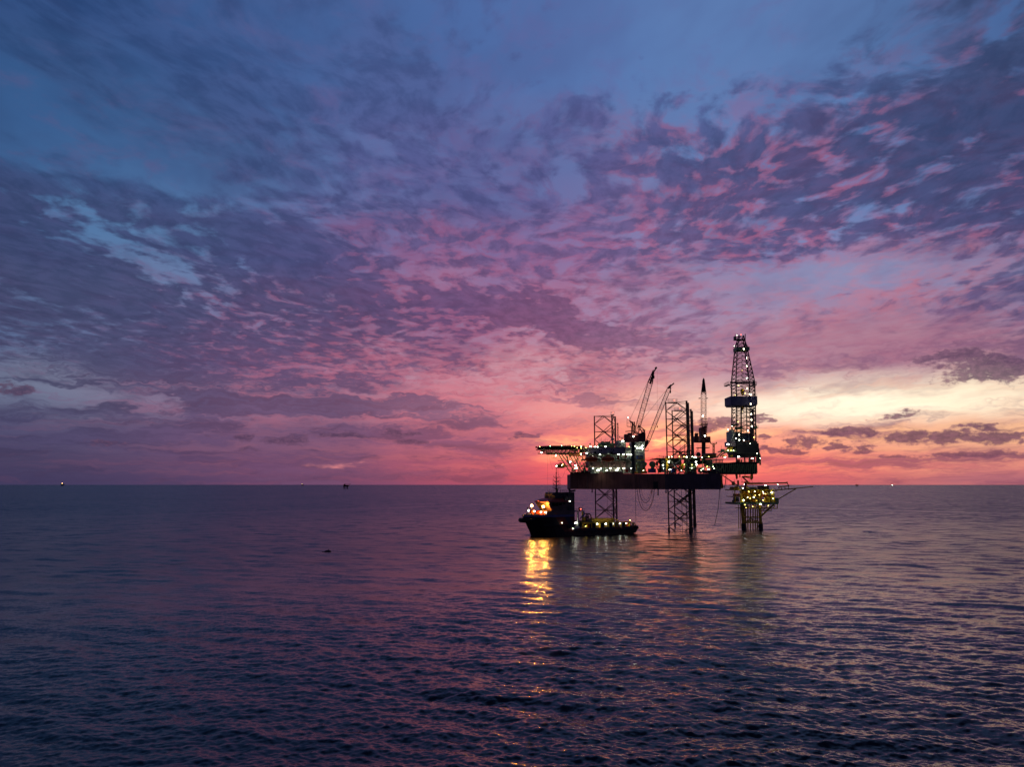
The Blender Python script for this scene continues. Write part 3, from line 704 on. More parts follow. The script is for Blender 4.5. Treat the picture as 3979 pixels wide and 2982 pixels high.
for k in range(8):
    a, d = oct_[k], oct_[(k + 1) % 8]; e, f = o2[k], o2[(k + 1) % 8]
    b.bar((*e, hc.z - 0.05), (*f, hc.z - 0.05), 0.07, 4)
    for t in range(9):
        u = t / 8; b.bar((a[0] + (d[0] - a[0]) * u, a[1] + (d[1] - a[1]) * u, hc.z - 0.5), (e[0] + (f[0] - e[0]) * u, e[1] + (f[1] - e[1]) * u, hc.z - 0.05), 0.05, 3)
b.build('safety_net', M['dark'], helideck)
# under-truss: a grid of diagonals down to a lower level
b = MB(); zl = Z(1764.5, 393, 2170)
for yy in (-7.5, -2.5, 2.5, 7.5):
    xs0, xs1 = XX(2096, 393), XX(2238, 393); n = 9
    lo0, lo1 = XX(2126, 393), XX(2232, 393)
    b.bar((lo0, hc.y + yy, zl), (lo1, hc.y + yy, zl), 0.20, 5)
    for k in range(n):
        t0 = xs0 + (xs1 - xs0) * k / (n - 1); l0 = lo0 + (lo1 - lo0) * min(max((k + 0.5) / n, 0), 1); l1 = lo0 + (lo1 - lo0) * min(max((k - 0.5) / n, 0), 1)
        b.bar((t0, hc.y + yy, hc.z - 1.2), (l0, hc.y + yy, zl), 0.11, 4); b.bar((t0, hc.y + yy, hc.z - 1.2), (l1, hc.y + yy, zl), 0.11, 4)
for k in range(8):
    x_ = XX(2126 + k * 15, 393); b.bar((x_, hc.y - 7.5, zl), (x_, hc.y + 7.5, zl), 0.12, 4)
    b.bar((x_, hc.y - 7.5, hc.z - 1.2), (x_ + 1.0, hc.y - 2.5, zl), 0.10, 4); b.bar((x_, hc.y + 7.5, hc.z - 1.2), (x_ + 1.0, hc.y + 2.5, zl), 0.10, 4)
b.build('deck_truss', M['green'], helideck)
# access platforms under the left edge and the hanging basket
b = MB(); b.pbox(2090, 1762.5, 2128, 1764.3, 390, 3.0)
for px_ in (2088, 2096, 2109, 2120):
    b.pbar((px_ + 4, 1763, 390), (px_, 1745, 390), 0.05, 4); b.pbar((px_ + 4, 1763, 391), (px_ + 12, 1746, 391), 0.04, 4)
b.pbox(2082, 1738.5, 2090, 1740, 391, 6); b.pbox(2083, 1747.5, 2095, 1748.7, 391, 6)
for px_ in (2082.5, 2086, 2090): b.pbar((px_, 1737, 391), (px_ + 1, 1748, 391), 0.06, 4)
b.split('access_platform', M['dark'], helideck)
b = MB(); b.pbox(2143, 1764, 2163, 1766, 389, 2.5); b.pbox(2144, 1781, 2164, 1782, 389, 2)
for px_ in (2143.5, 2151, 2157, 2163): b.pbar((px_, 1764, 389), (px_, 1782, 389), 0.045, 4)
b.build('hanging_ladder_cage', M['dark'], helideck)
# struts carrying the helideck down to the bow
b = MB()
S_ = [((2170, 1765), (2215, 1836)), ((2196, 1765), (2218, 1812)), ((2182, 1767), (2238, 1838)), ((2206, 1772), (2205, 1800)), ((2214, 1770), (2252, 1838)), ((2228, 1770), (2262, 1838)),
      ((2212, 1772), (2226, 1838)), ((2240, 1772), (2272, 1838)), ((2262, 1775), (2296, 1838)), ((2226, 1838), (2262, 1790)), ((2240, 1838), (2290, 1778)), ((2254, 1838), (2240, 1775)),
      ((2190, 1797), (2215, 1836)), ((2272, 1838), (2262, 1775)), ((2200, 1812), (2262, 1775)), ((2216, 1836), (2278, 1800)), ((2246, 1838), (2278, 1812)), ((2250, 1772), (2218, 1838))]
for k, (a, d) in enumerate(S_):
    for D in (387, 401):
        b.pbar((a[0], a[1], D - 1.5 + (k % 3)), (d[0], d[1], D + (k % 3)), 0.26 if k < 6 else 0.16, 5)
for py_ in (1790, 1814, 1826):
    for D in (387, 401): b.pbar((2200 if py_ > 1800 else 2236, py_, D), (2290, py_, D), 0.15, 5)
b.split('support_frame', M['green'], helideck)
b = MB(); b.pbox(2160, 1811.5, 2292, 1814, 388, 7); b.pbox(2168, 1791, 2190, 1792.2, 389, 4)
b.rail([P(2160, 1811, 388), P(2290, 1811, 388)], 1.1, 0.05); b.rail([P(2168, 1791, 389), P(2190, 1791, 389)], 1.6, 0.05)
b.split('lower_walkway', M['dark'], helideck)
for (px_, py_, k) in ((2138, 1734, 'g'), (2182, 1733, 'g'), (2221, 1734, 'y'), (2258, 1736, 'g'), (2232, 1735, 'y'), (2097, 1737, 'y')):
    lamp(helideck, P(px_, py_, 381.5), k, 'landing_light')
b = MB()
for px_, h in ((2197, 9), (2206, 8), (2208.5, 8), (2213, 10)): b.pbar((px_, 1737, 396), (px_, 1737 - h, 396), 0.16, 5, 0.07)
b.split('windsock_mast', M['dark'], helideck)
# machinery between helideck and quarters
b = MB(); b.pbox(2212, 1758, 2216, 1771, 386, 5); b.pbox(2214, 1769, 2262, 1772, 386, 6); b.pbox(2216, 1760, 2260, 1761.5, 386, 5)
for k in range(9): b.pbar((2216 + k * 5, 1769, 386), (2216 + k * 5, 1760, 386), 0.10, 4); b.pbar((2218 + k * 5, 1765, 387), (2222 + k * 5, 1765, 387), 0.5, 6)
b.build('yellow_walkway', M['yellow'], rig)
b = MB(); rs = random.Random(3)
for k in range(26):
    px_ = 2218 + rs.random() * 60; py_ = 1742 + rs.random() * 22; b.pbox(px_, py_, px_ + 3 + rs.random() * 7, py_ + 3 + rs.random() * 7, 388 + rs.random() * 6, 1 + rs.random() * 2)
b.pbox(2266, 1732, 2271, 1741, 388, 1.5); b.split('firewater_skid', M['ochre'], rig)
b = MB()
for k in range(7): b.pbar((2245 + k * 6, 1740, 389), (2245 + k * 6, 1775, 389), 0.11, 5)
for py_ in (1742, 1752, 1772): b.pbar((2240, py_, 388), (2286, py_, 388), 0.14, 5)
b.pbox(2236, 1741, 2288, 1743, 388, 5); b.rail([P(2240, 1740, 388), P(2287, 1740, 388)], 1.2, 0.05)
b.build('access_stair_tower', M['green'], rig)
for (px_, py_, k) in ((2104, 1760, 'w'), (2160, 1771, 'v'), (2216, 1796, 'r'), (2234, 1810, 's'), (2239, 1810, 'm'), (2235, 1820, 'm'), (2241, 1820, 'r'), (2280, 1762, 'w'),
                      (2258, 1743, 'y'), (2243, 1741, 'y'), (2277, 1741, 'y'), (2257, 1766, 'v')):
    lamp(rig, P(px_, py_, 385), k)

# --- accommodation
ac = MB(); DA = 386
ac.pbox(2286, 1739, 2431, 1763, DA, 20)
acc = ac.build('accommodation_block', M['cgrey'], rig)
b = MB(); b.pbox(2290, 1763.05, 2431, 1792.9, DA + 2.2, 17); b.build('recessed_storey', M['cwhite'], acc)
b = MB(); b.pbox(2288, 1793, 2431, 1817, DA, 19); b.build('lower_storey', M['cbrown'], acc)
b = MB(); b.pbox(2296, 1817.05, 2431, 1841, DA + 1.6, 17); b.build('ground_storey', M['cwhite'], acc)
b = MB(); b.pbox(2431.2, 1739, 2462, 1841, DA + 1.2, 17); b.pbox(2462.1, 1717, 2506, 1841, DA + 4.4, 15); b.build('stair_wing', M['cwhite'], acc)
b = MB()
for (px_, py_) in ((2291, 1751), (2329, 1750.5), (2337, 1750.5), (2377, 1750), (2385, 1750), (2426, 1749)):
    w_ = MB(); w_.pbox(px_ - 1.3, py_ - 3, px_ + 1.3, py_ + 3, DA - 0.12, 0.2); w_.build('window', M['glass'], acc)
for (px_, py_) in ((2378, 1802), (2386, 1802), (2427, 1802), (2300, 1803)):
    w_ = MB(); w_.pbox(px_ - 1.3, py_ - 3, px_ + 1.3, py_ + 3, DA - 0.12, 0.2); w_.build('window', M['glass'], acc)
b = MB(); b.pbox(2262, 1762.6, 2432, 1764.6, DA - 2.5, 4.6); b.pbox(2262, 1785, 2462, 1787.4, DA - 5, 7.1)
b.rail([P(2262, 1785, DA - 5), P(2460, 1785, DA - 5)], 1.1, 0.045, 2.0); b.build('lifeboat_deck', M['black'], acc)
b = MB()
for x0, x1 in ((2290, 2308), (2330, 2345), (2345, 2352), (2362, 2370), (2405, 2420)): b.pbar((x0, 1788, DA - 5), (x1, 1839, DA), 0.17, 5)
for x0 in (2273, 2320, 2335, 2395, 2410): b.pbar((x0, 1787, DA - 5), (x0 + 8, 1764, DA), 0.22, 5)
for x0 in (2318, 2346, 2363, 2403): b.pbar((x0, 1818, DA), (x0, 1841, DA), 0.12, 5)
b.split('davit', M['green'], acc)
b = MB(); b.rail([P(2286, 1738.8, DA), P(2431, 1738.8, DA), P(2462, 1738.8, DA + 1.2)], 1.2, 0.05, 1.8); b.build('roof_railing', M['yellow'], acc)
b = MB(); b.pbox(2330, 1723, 2388, 1739, DA + 5, 9); b.pbox(2352, 1717, 2372, 1723, DA + 6, 5); b.pbar((2328, 1735, DA + 4), (2344, 1722, DA + 6), 1.1, 10)
b.build('radio_room', M['green'], acc)
b = MB(); b.pbox(2401, 1712, 2432, 1739, DA + 6, 8); b.pbox(2395, 1724, 2401, 1739, DA + 6, 6); b.build('roof_house', M['cwhite'], acc)
b = MB(); c_ = P(2380, 1708, DA + 8); b.ball(c_, 0.9, n=2); b.pbar((2380, 1712, DA + 8), (2380, 1724, DA + 8), 0.25, 6); b.build('radome', M['white'], acc, True)
b = MB(); c_ = P(2293, 1726, DA + 3); b.ball(c_, 0.45, n=2); b.pbar((2293, 1728, DA + 3), (2293, 1739, DA + 3), 0.06, 5); b.build('radome', M['white'], acc, True)
b = MB()
for px_, t_ in ((2331, 1700), (2335, 1707), (2346, 1709), (2350, 1706), (2354, 1703), (2361, 1709), (2337, 1702)): b.pbar((px_, 1725, DA + 7), (px_, t_, DA + 7), 0.09, 4, 0.05)
b.pbar((2399, 1739, DA + 6), (2400, 1632, DA + 6), 0.0, 3); b.split('whip_aerial', M['dark'], acc)
b = MB(); b.mast(P(2401, 1720, DA + 8), P(2400, 1645, DA + 8), 0.55, 0.55, 14, 0.08, 0.05); b.pbar((2399, 1648, DA + 8), (2397, 1630, DA + 8), 0.06, 4); b.ball(P(2398, 1648, DA + 8), 0.35); b.ball(P(2402, 1663, DA + 8), 0.3)
b.build('radio_mast', M['dark'], acc)
b = MB(); b.pbar((2417, 1711, DA + 8), (2417, 1700, DA + 8), 0.25, 5); b.pbox(2408, 1700, 2428, 1702.2, DA + 7.5, 1); b.pbox(2407, 1696, 2409, 1702, DA + 7.5, 1); b.build('crane_boom_rest', M['dark'], acc)
for px_ in (2342, 2373, 2405): 
    b = MB(); b.pbox(px_, 1736.5, px_ + 10, 1739.5, DA - 0.4, 0.8); b.split('liferaft_rack', M['yellow'], acc)
b = MB()
for px_ in (2313, 2377): b.pbox(px_ - 4, 1756, px_ + 4, 1765, DA - 2, 1.6)
b.split('davit_winch', M['black'], acc)
b = MB(); b.pbox(2431, 1769, 2436, 1780, DA + 0.6, 0.5); b.pbox(2433, 1826, 2440, 1836, DA - 1, 2); b.pbox(2398, 1772, 2406, 1785, DA - 1, 1.5); b.split('equipment_locker', M['redp'], acc)
b = MB(); b.pbox(2478, 1771, 2499, 1786, DA - 1, 4.6); b.build('blue_container_module', M['blue'], acc)
b = MB(); b.pbox(2480, 1786, 2506, 1789, DA - 2, 3); b.rail([P(2480, 1786, DA - 2), P(2506, 1786, DA - 2)], 1.3, 0.07, 1.4); b.pbar((2481, 1772, DA - 2.2), (2500, 1786, DA - 2.2), 0.15, 4); b.build('stair_flight', M['yellow'], acc)
b = MB(); b.pbox(2505, 1751, 2520, 1752.6, DA + 4, 3); b.rail([P(2505, 1751, DA + 4), P(2520, 1751, DA + 4)], 1.2, 0.06, 1.5); b.build('lookout_platform', M['dark'], acc)
for (px_, py_, k) in ((2294, 1737, 'w'), (2313, 1737.5, 'w'), (2323, 1737.5, 'm'), (2352, 1737, 'w'), (2420, 1715, 'W'), (2331, 1767.5, 'w'), (2302, 1772, 'm'), (2366, 1771, 'm'),
                      (2404, 1765.5, 'W'), (2422, 1766, 'w'), (2439, 1767.5, 'w'), (2451, 1767.5, 'w'), (2304, 1821, 'm'), (2335, 1821, 'm'), (2371, 1821, 'w'), (2402, 1821, 'w'), (2424, 1821, 'w'),
                      (2454, 1821, 'r'), (2324, 1828, 'W'), (2358, 1829, 'r'), (2397, 1828, 'W'), (2477, 1742, 'r'), (2488, 1742, 'r'), (2496, 1745, 'r'), (2496, 1734, 'r'), (2468, 1735, 's'), (2445, 1738, 'y')):
    yy = DA - 0.9 if py_ > 1800 or px_ < 2290 else (DA + 1.4 if py_ < 1745 else DA + 0.6)
    if px_ > 2465: yy = DA + 3
    if px_ == 2420: yy = DA + 5
    if (px_, py_) in ((2324, 1828), (2358, 1829), (2397, 1828)): yy = DA + 0.6
    lamp(rig, P(px_, py_, yy), k)

# --- lifeboats (hang from the davits)
def lifeboat(px0, px1, py0, py1, D, label, m_, group):
    a = P(px0, py1, D); d = P(px1, py0, D); c_ = (a + d) / 2; L = (d.x - a.x) / 2; H = (d.z - a.z) / 2; W = 1.5
    loc = Vector((c_.x, D * DS + 1.5, a.z)); t = thing('lifeboat', loc, label, 'lifeboat', group)
    def ring(x, k, zlo, zhi, w):
        return [(loc.x + x, loc.y - w * math.cos(R(q)) , loc.z + (zlo + zhi) / 2 + (zhi - zlo) / 2 * math.sin(R(q)) * (0.8 if q > 0 else 1)) for q in range(-90, 270, 30)]
    b = MB(); prof = [(-1.0, .34, .5, .15), (-.92, .18, .72, .7), (-.7, .05, .86, .95), (-.2, 0, .98, 1.0), (.35, 0, 1.0, 1.0), (.72, .05, .9, .92), (.93, .2, .74, .66), (1.0, .36, .5, .12)]
    b.loft([ring(x * L, 0, z0 * 2 * H, z1 * 2 * H, w * W) for x, z0, z1, w in prof]); hl = b.build('boat_shell', m_, t, True)
    b = MB(); b.box(loc.x - L * 0.95, loc.x + L * 0.95, loc.y - W * 1.04, loc.y - W * 0.6, loc.z + H * 0.85, loc.z + H * 1.0); b.build('rubbing_strake', M['black'], t)
    b = MB(); b.box(loc.x - L * .25, loc.x + L * .3, loc.y - 0.7, loc.y + 0.7, loc.z + 2 * H * .96, loc.z + 2 * H * 1.12); b.build('conning_hatch', m_, t)
    return t
lifeboat(2276, 2324, 1772, 1795, 379.5, 'red enclosed lifeboat in davits nearer the helideck', M['orange'], None)
lifeboat(2338, 2389, 1772, 1795, 379.5, 'red enclosed lifeboat in davits nearer the crane column', M['orange'], None)
lb = lifeboat(2161, 2197, 1801, 1820, 385, 'small dark boat hung on the walkway below the helideck tip', M['ochre'], None)
lamp(rig, P(2187, 1806, 383), 'y'); lamp(rig, P(2183, 1809, 384), 's')

# --- cranes
def crane(D, ped, house, cab, mastpts, boom0, boom1, kink, w, label_lamp=None, hooks=(), ropes=()):
    b = MB(); b.pbar((ped[0], ped[2], D), (ped[0], ped[1], D), ped[3], 14); base = b.build('crane', M['crane'] if D > 400 else M['black'], rig)
    if house:
        b = MB(); b.pbox(*house, D - 2, 4.6); b.pbox(house[0] + 12, house[1] - 5, house[0] + 24, house[1] + 1, D - 1, 2.5)
        b.pbox(house[0] - 2, house[3] - 2, house[2] + 3, house[3], D - 2.4, 5.4); b.build('machinery_house', M['crane'], base)
    if cab:
        b = MB(); b.pbox(*cab, D - 2.5, 2.4); b.build('operator_cab', M['crane'], base)
    b = MB()
    for (a, d, r) in mastpts: b.pbar((*a, D), (*d, D), r, 5); b.pbar((*a, D + 2.6), (*d, D + 2.6), r, 5)
    b.build('gantry', M['crane'], base)
    a, d = P(*boom0, D), P(*boom1, D)
    n = int((d - a).length / 1.3); b = MB(); k0 = a.lerp(d, kink[0]); k1 = a.lerp(d, kink[1])
    b.mast(a, k0, 0.8, w, 3, 0.14, 0.07); b.mast(k0, k1, w, w, int(n * (kink[1] - kink[0])), 0.11, 0.045); b.mast(k1, d, w, 0.7, max(3, int(n * (1 - kink[1]))), 0.16, 0.10)
    b.build('boom', M['crane'], base)
    b = MB()
    for r0, r1 in ropes: b.pbar((*r0, D + 1), (*r1, D + 1), 0.045, 3); b.pbar((r0[0] + 2.5, r0[1], D + 1.5), (r1[0] + 1.5, r1[1], D + 1.5), 0.04, 3)
    b.build('luffing_rope', M['rubber'], base)
    for (px_, py0, py1, s_) in hooks:
        b = MB(); b.pbar((px_, py0, D), (px_, py1, D), 0.035, 3); b.pbar((px_, py1, D), (px_, py1 + 9 * s_, D), 0.28 * s_, 6, 0.4 * s_); b.ball(P(px_, py1 + 10 * s_, D), 0.35 * s_); b.build('hook_block', M['black'], base)
    return base
c1 = crane(380, (2460, 1716, 1843, 0.92), (2429, 1688, 2458, 1719), (2459, 1692, 2483, 1719),
      [((2455, 1690), (2458, 1640), .45), ((2462, 1690), (2465, 1640), .35), ((2445, 1634), (2470, 1660), .3), ((2447, 1636), (2459, 1644), .3), ((2466, 1650), (2476, 1700), .15), ((2430, 1678), (2460, 1675), .22),
       ((2436, 1632), (2436, 1658), .08), ((2436, 1658), (2456, 1660), .16), ((2440, 1632), (2440, 1658), .06), ((2436, 1645), (2450, 1645), .06), ((2449, 1640), (2456, 1690), .1)],
      (2471, 1688), (2540, 1440), (0.04, 0.80), 2.3, ropes=(((2446, 1632), (2527, 1462)),), hooks=((2541, 1450, 1460, 1.0), (2554, 1440, 1655, 0.7)))
b = MB(); b.pbar((2533, 1455, 380), (2551, 1430, 380), 0.35, 6); b.pbar((2546, 1433, 380), (2552, 1428, 380), 0.5, 6); b.pbar((2538, 1452, 380), (2526, 1492, 380), 0.55, 6); b.build('boom_tip', M['black'], c1)
b = MB(); b.rail([P(2436, 1634, 380), P(2450, 1634, 380)], 1.6, 0.05, 1.0); b.pbar((2441, 1634, 380), (2441, 1626, 380), 0.06, 4); b.build('gantry_platform', M['crane'], c1)
lamp(c1, P(2441, 1624, 380), 'm', 'beacon'); lamp(rig, P(2461, 1697, 377), 'r')
c2 = crane(430, (2495, 1720, 1841, 1.0), (2482, 1684, 2509, 1738), None,
      [((2496, 1684), (2480, 1652), .3), ((2480, 1652), (2504, 1672), .3), ((2504, 1672), (2506, 1725), .45), ((2480, 1652), (2482, 1690), .12), ((2484, 1672), (2506, 1672), .12), ((2478, 1664), (2482, 1655), .4), ((2490, 1676), (2510, 1671), .1), ((2486, 1690), (2503, 1672), .12), ((2488, 1705), (2506, 1705), .15)],
      (2509, 1736), (2603, 1503), (0.10, 0.97), 2.0, ropes=(((2481, 1650), (2598, 1505)),), hooks=((2605, 1508, 1516, 1.1),))
b = MB(); b.pbar((2596, 1510, 430), (2608, 1497, 430), 0.6, 6); b.pbar((2604, 1502, 430), (2619, 1490, 430), 0.38, 6); b.pbar((2509, 1736, 430), (2517, 1712, 430), 0.75, 6); b.pbar((2497, 1738, 430), (2510, 1738, 430), .8, 6); b.build('boom_tip', M['black'], c2)
c3 = crane(424, (2734, 1712, 1795, 1.15), (2723, 1662, 2744, 1720), (2746, 1697, 2761, 1719),
      [((2726, 1700), (2729, 1655), .3), ((2742, 1700), (2740, 1655), .3), ((2746, 1720), (2746, 1650), .07), ((2750, 1640), (2744, 1700), .1), ((2722, 1629), (2748, 1629), .2), ((2724, 1648), (2750, 1648), .15)],
      (2734, 1690), (2734, 1474), (0.04, 0.72), 2.5, ())
b = MB()
for s_ in (-1, 1): b.add([P(2734 + s_ * 8.5, 1523, 423), P(2734 + s_ * 1.5, 1523, 423), P(2734 + s_ * 0.3, 1480, 423), P(2734 + s_ * 3.5, 1480, 423), P(2734 + s_ * 8.5, 1523, 425), P(2734 + s_ * 1.5, 1523, 425), P(2734 + s_ * 0.3, 1480, 425), P(2734 + s_ * 3.5, 1480, 425)],
      [(0, 1, 2, 3), (7, 6, 5, 4), (0, 4, 5, 1), (1, 5, 6, 2), (2, 6, 7, 3), (3, 7, 4, 0)])
b.pbox(2731, 1480, 2737, 1524, 423.5, 1.2); b.pbar((2734, 1482, 424), (2734, 1470, 424), 0.3, 6); b.build('boom_tip', M['black'], c3)
b = MB(); b.pbox(2700, 1696, 2716, 1719, 421, 4); b.pbox(2703, 1685, 2713, 1697, 421.5, 3); b.pbox(2700, 1717, 2762, 1720, 421, 5); b.pbar((2704, 1684, 422), (2704, 1688, 422), .5, 8); b.pbar((2711, 1684, 422), (2711, 1688, 422), .5, 8)
for px_ in (2720, 2748): b.pbox(px_ - 3, 1547, px_ + 3, 1549, 423, 2)
b.rail([P(2720, 1651, 422), P(2750, 1651, 422)], 1.3, 0.06, 1.3); b.rail([P(2720, 1629, 422), P(2740, 1629, 422)], 1.0, 0.06, 1.2); b.pbox(2720, 1651, 2750, 1653, 422, 3)
for k in range(12): b.pbar((2743, 1655 + k * 7, 422), (2749, 1655 + k * 7, 422), .06, 3)
b.split('counterweight', M['crane'], c3)
b = MB(); b.pbox(2711, 1740, 2758, 1742, 421, 5); b.rail([P(2711, 1740, 421), P(2758, 1740, 421)], 1.1, 0.05, 1.5)
b.pbar((2712, 1742, 421), (2699, 1772, 421), 0.13, 4); b.pbar((2716, 1742, 421), (2703, 1772, 421), 0.13, 4); b.pbar((2729, 1742, 421), (2727, 1755, 421), 0.12, 4); b.build('pedestal_platform', M['dark'], c3)
lamp(rig, P(2739, 1695, 420), 'r'); lamp(rig, P(2731, 1617, 422), 'r')

# --- derrick
DD = 398
def dlevel(py):            # half width in px and centre of the derrick at a picture height
    T = [(1300, 10, 2879), (1320, 14, 2879), (1350, 24, 2879), (1486, 46, 2886), (1580, 46, 2889), (1716, 47, 2890)]
    for (a, wa, ca), (d, wd, cd) in zip(T, T[1:]):
        if a <= py <= d: t = (py - a) / (d - a); return wa + (wd - wa) * t, ca + (cd - ca) * t
    return T[-1][1:]
def dcorner(py, i):
    w, c = dlevel(py); a = P(c, py, DD); hw = 0.78 * w * DD * DS / FPX
    sx, sy = ((-1, -1), (1, -1), (1, 1), (-1, 1))[i]
    return Vector((a.x + sx * hw, a.y + sy * hw * 0.95, a.z))
b = MB(); lv = [1305, 1320, 1336, 1352, 1370, 1388, 1405, 1423, 1440, 1456, 1472, 1486, 1497, 1510, 1524, 1540, 1580, 1592, 1603, 1622, 1640, 1655, 1672, 1690, 1716]
for i in range(4):
    for a, d in zip(lv, lv[1:]): b.bar(dcorner(a, i), dcorner(d, i), 0.36 if a > 1480 else 0.28, 5)
for i in range(4): b.bar(dcorner(1716, i), dcorner(1716, (i + 1) % 4), 0.3, 4)
derrick = b.build('derrick', M['dark'], rig)
b = MB()
for n_, (a, d) in enumerate(zip(lv, lv[1:])):
    for i in range(4):
        j = (i + 1) % 4; b.bar(dcorner(d, i), dcorner(d, j), 0.17, 4)
        m1 = (dcorner(a, i) + dcorner(a, j)) / 2; m2 = (dcorner(d, i) + dcorner(d, j)) / 2
        b.bar(m1, dcorner(d, i), 0.15, 4); b.bar(m1, dcorner(d, j), 0.15, 4)
b.build('girt_bracing', M['dark'], derrick)
b = MB(); a = P(2879, 1352, DD); w_ = 24 * DD * DS / FPX
b.box(a.x - w_, a.x + w_ + .4, a.y - w_, a.y + w_, P(2879, 1365, DD).z, a.z); b.build('crown_block', M['green'], derrick)
b = MB(); b.pbox(2856, 1306, 2862, 1318, DD - 2, 3); b.rail([P(2856, 1306, DD - 2), P(2864, 1306, DD - 2)], 1.2, 0.07, 1.2); b.pbox(2857, 1318, 2896, 1319.5, DD - 2, 4); b.pbar((2896, 1350, DD), (2896, 1298, DD), 0.22, 5)
b.rail([P(2855, 1350, DD - 3.4), P(2904, 1350, DD - 3.4)], 1.2, 0.06, 1.2); b.pbar((2852, 1352, DD - 3), (2852, 1341, DD - 3), .12, 4); b.pbar((2906, 1352, DD - 3), (2906, 1341, DD - 3), .12, 4); b.build('crown_platform', M['dark'], derrick)
b = MB()
for s_ in (-1, 1):
    b.pbox(2886 + s_ * 50 - 5, 1493, 2886 + s_ * 50 + 5, 1495.5, DD - 6, 9); b.rail([P(2886 + s_ * 55, 1493, DD - 6), P(2886 + s_ * 55, 1493, DD - 6) + Vector((0, 9, 0))], 1.4, 0.07, 1.5)
    b.pbar((2886 + s_ * 54, 1495, DD - 6), (2886 + s_ * 46, 1508, DD - 6), .13, 4); b.rail([P(2886 + s_ * 45, 1493, DD - 7), P(2886 + s_ * 55, 1493, DD - 7)], 1.4, 0.07, 1.2)
b.pbox(2838, 1484, 2934, 1489, DD - 6.2, 1.0); b.build('monkey_board', M['dark'], derrick)
b = MB(); b.pbox(2840, 1540, 2943, 1572, DD - 6.2, 12.5); b.pbox(2843, 1572, 2941, 1577, DD - 5.8, 11.5); b.build('windwall_band', M['navy'], derrick)
b = MB(); b.rail([P(2841, 1539.5, DD - 6.1), P(2941, 1539.5, DD - 6.1)], 1.2, 0.06, 1.6); b.build('band_railing', M['dark'], derrick)
b = MB(); c_ = P(2885, 1520, DD - 1); b.ball(c_, 1.25, 0.7, 1.35, n=2); b.ball(c_ + Vector((0, 0, -1.6)), 0.75, 0.6, 0.8, n=2); b.pbox(2884, 1530, 2888, 1538, DD - 1.3, .6); b.build('travelling_block', M['yellow'], derrick)
b = MB(); b.pbox(2882, 1577, 2892, 1584, DD - 1.3, .9); b.pbox(2884, 1584, 2890, 1592, DD - 1.3, .9); b.build('top_drive', M['ochre'], derrick)
b = MB()
for px_ in (2883, 2887): b.pbar((px_, 1355, DD), (px_, 1512, DD), 0.05, 3)
b.pbar((2880, 1580, DD), (2880, 1716, DD), 0.42, 6); b.pbar((2900, 1580, DD), (2904, 1716, DD), 0.3, 6); b.pbar((2890, 1595, DD), (2890, 1716, DD), 0.08, 4); b.pbar((2898, 1352, DD + 3), (2912, 1486, DD + 5), 0.16, 5); b.pbar((2912, 1486, DD + 5), (2918, 1716, DD + 5), .2, 5)
b.build('guide_rail', M['dark'], derrick)
b = MB(); rs = random.Random(5)
for k in range(9): b.pbar((2919 + k * 1.25, 1585 + rs.random() * 6, DD + 2 + k % 3), (2919.5 + k * 1.25, 1716, DD + 2 + k % 3), 0.11, 4)
b.pbox(2920, 1662, 2926, 1716, DD, 1.5); b.build('racked_drill_pipe', M['brown'], derrick)
b = MB(); b.pbox(2937, 1663, 2947, 1665, DD - 6, 5); b.pbox(2938, 1655, 2943, 1664, DD - 5, 4); b.rail([P(2937, 1663, DD - 6), P(2948, 1663, DD - 6)], 1.3, .06, 1.2)
b.pbox(2846, 1648, 2870, 1654, DD + 1, 3); b.pbox(2860, 1660, 2886, 1668, DD - 2, 3); b.pbox(2870, 1665, 2894, 1667, DD - 4, 3); b.split('racking_board', M['green'], derrick)
for (px_, py_, k) in ((2890, 1357, 'v'), (2901, 1392, 'v'), (2902, 1424, 'v'), (2902, 1470, 'r'), (2904, 1510, 'v'), (2917, 1534, 'v'), (2912, 1532, 's'), (2917, 1571, 'v'), (2919, 1610, 'v'), (2920, 1632, 'v'), (2921, 1658, 'v'),
                      (2906, 1674, 'r'), (2872, 1690, 'v'), (2868, 1640, 'y'), (2885, 1600, 'y'), (2880, 1560, 'y'), (2870, 1500, 'y'), (2884, 1440, 'y'), (2860, 1705, 'm'), (2930, 1700, 'y'), (2853, 1345, 's'), (2863, 1303, 's'), (2844, 1656, 's'), (2896, 1530, 'y'), (2858, 1536, 'y')):
    lamp(derrick, P(px_, py_, DD - 7.7 if px_ > 2910 or px_ == 2890 else DD - 3), k)
lamp(derrick, P(2879, 1301, DD), 'red', 'beacon')
# --- drill floor, sub-structure
b = MB(); b.pbox(2861, 1716, 2944, 1762, DD - 9, 18); b.pbox(2944, 1723, 2949, 1758, DD - 8, 14); b.pbox(2949, 1745, 2952, 1800, DD - 8, 3); drill = b.build('drill_floor', M['cdark'], rig)
b = MB(); b.pbox(2861, 1762, 2944, 1776, DD - 8, 16); b.pbox(2860, 1796, 2944, 1798.6, DD - 9, 18)
for px_ in (2861, 2893, 2912, 2930, 2940): b.pbox(px_, 1776, px_ + 3.5, 1796, DD - 8.5, 1.0); b.pbox(px_, 1776, px_ + 3.5, 1796, DD + 7, 1.0)
b.rail([P(2868, 1797, DD - 9), P(2940, 1797, DD - 9)], 1.2, 0.05, 1.4); b.build('substructure', M['black'], drill)
b = MB(); b.pbox(2868, 1786, 2876, 1796, DD - 4, 3); b.pbox(2915, 1785, 2926, 1797, DD - 4, 3); b.pbox(2880, 1787, 2884, 1796, DD - 3, 1); b.split('mud_machinery', M['orange'], drill)
b = MB(); b.pbox(2831.5, 1717, 2861, 1736, DD - 8.6, 8); b.build('side_windwall', M['cgrey'], drill)
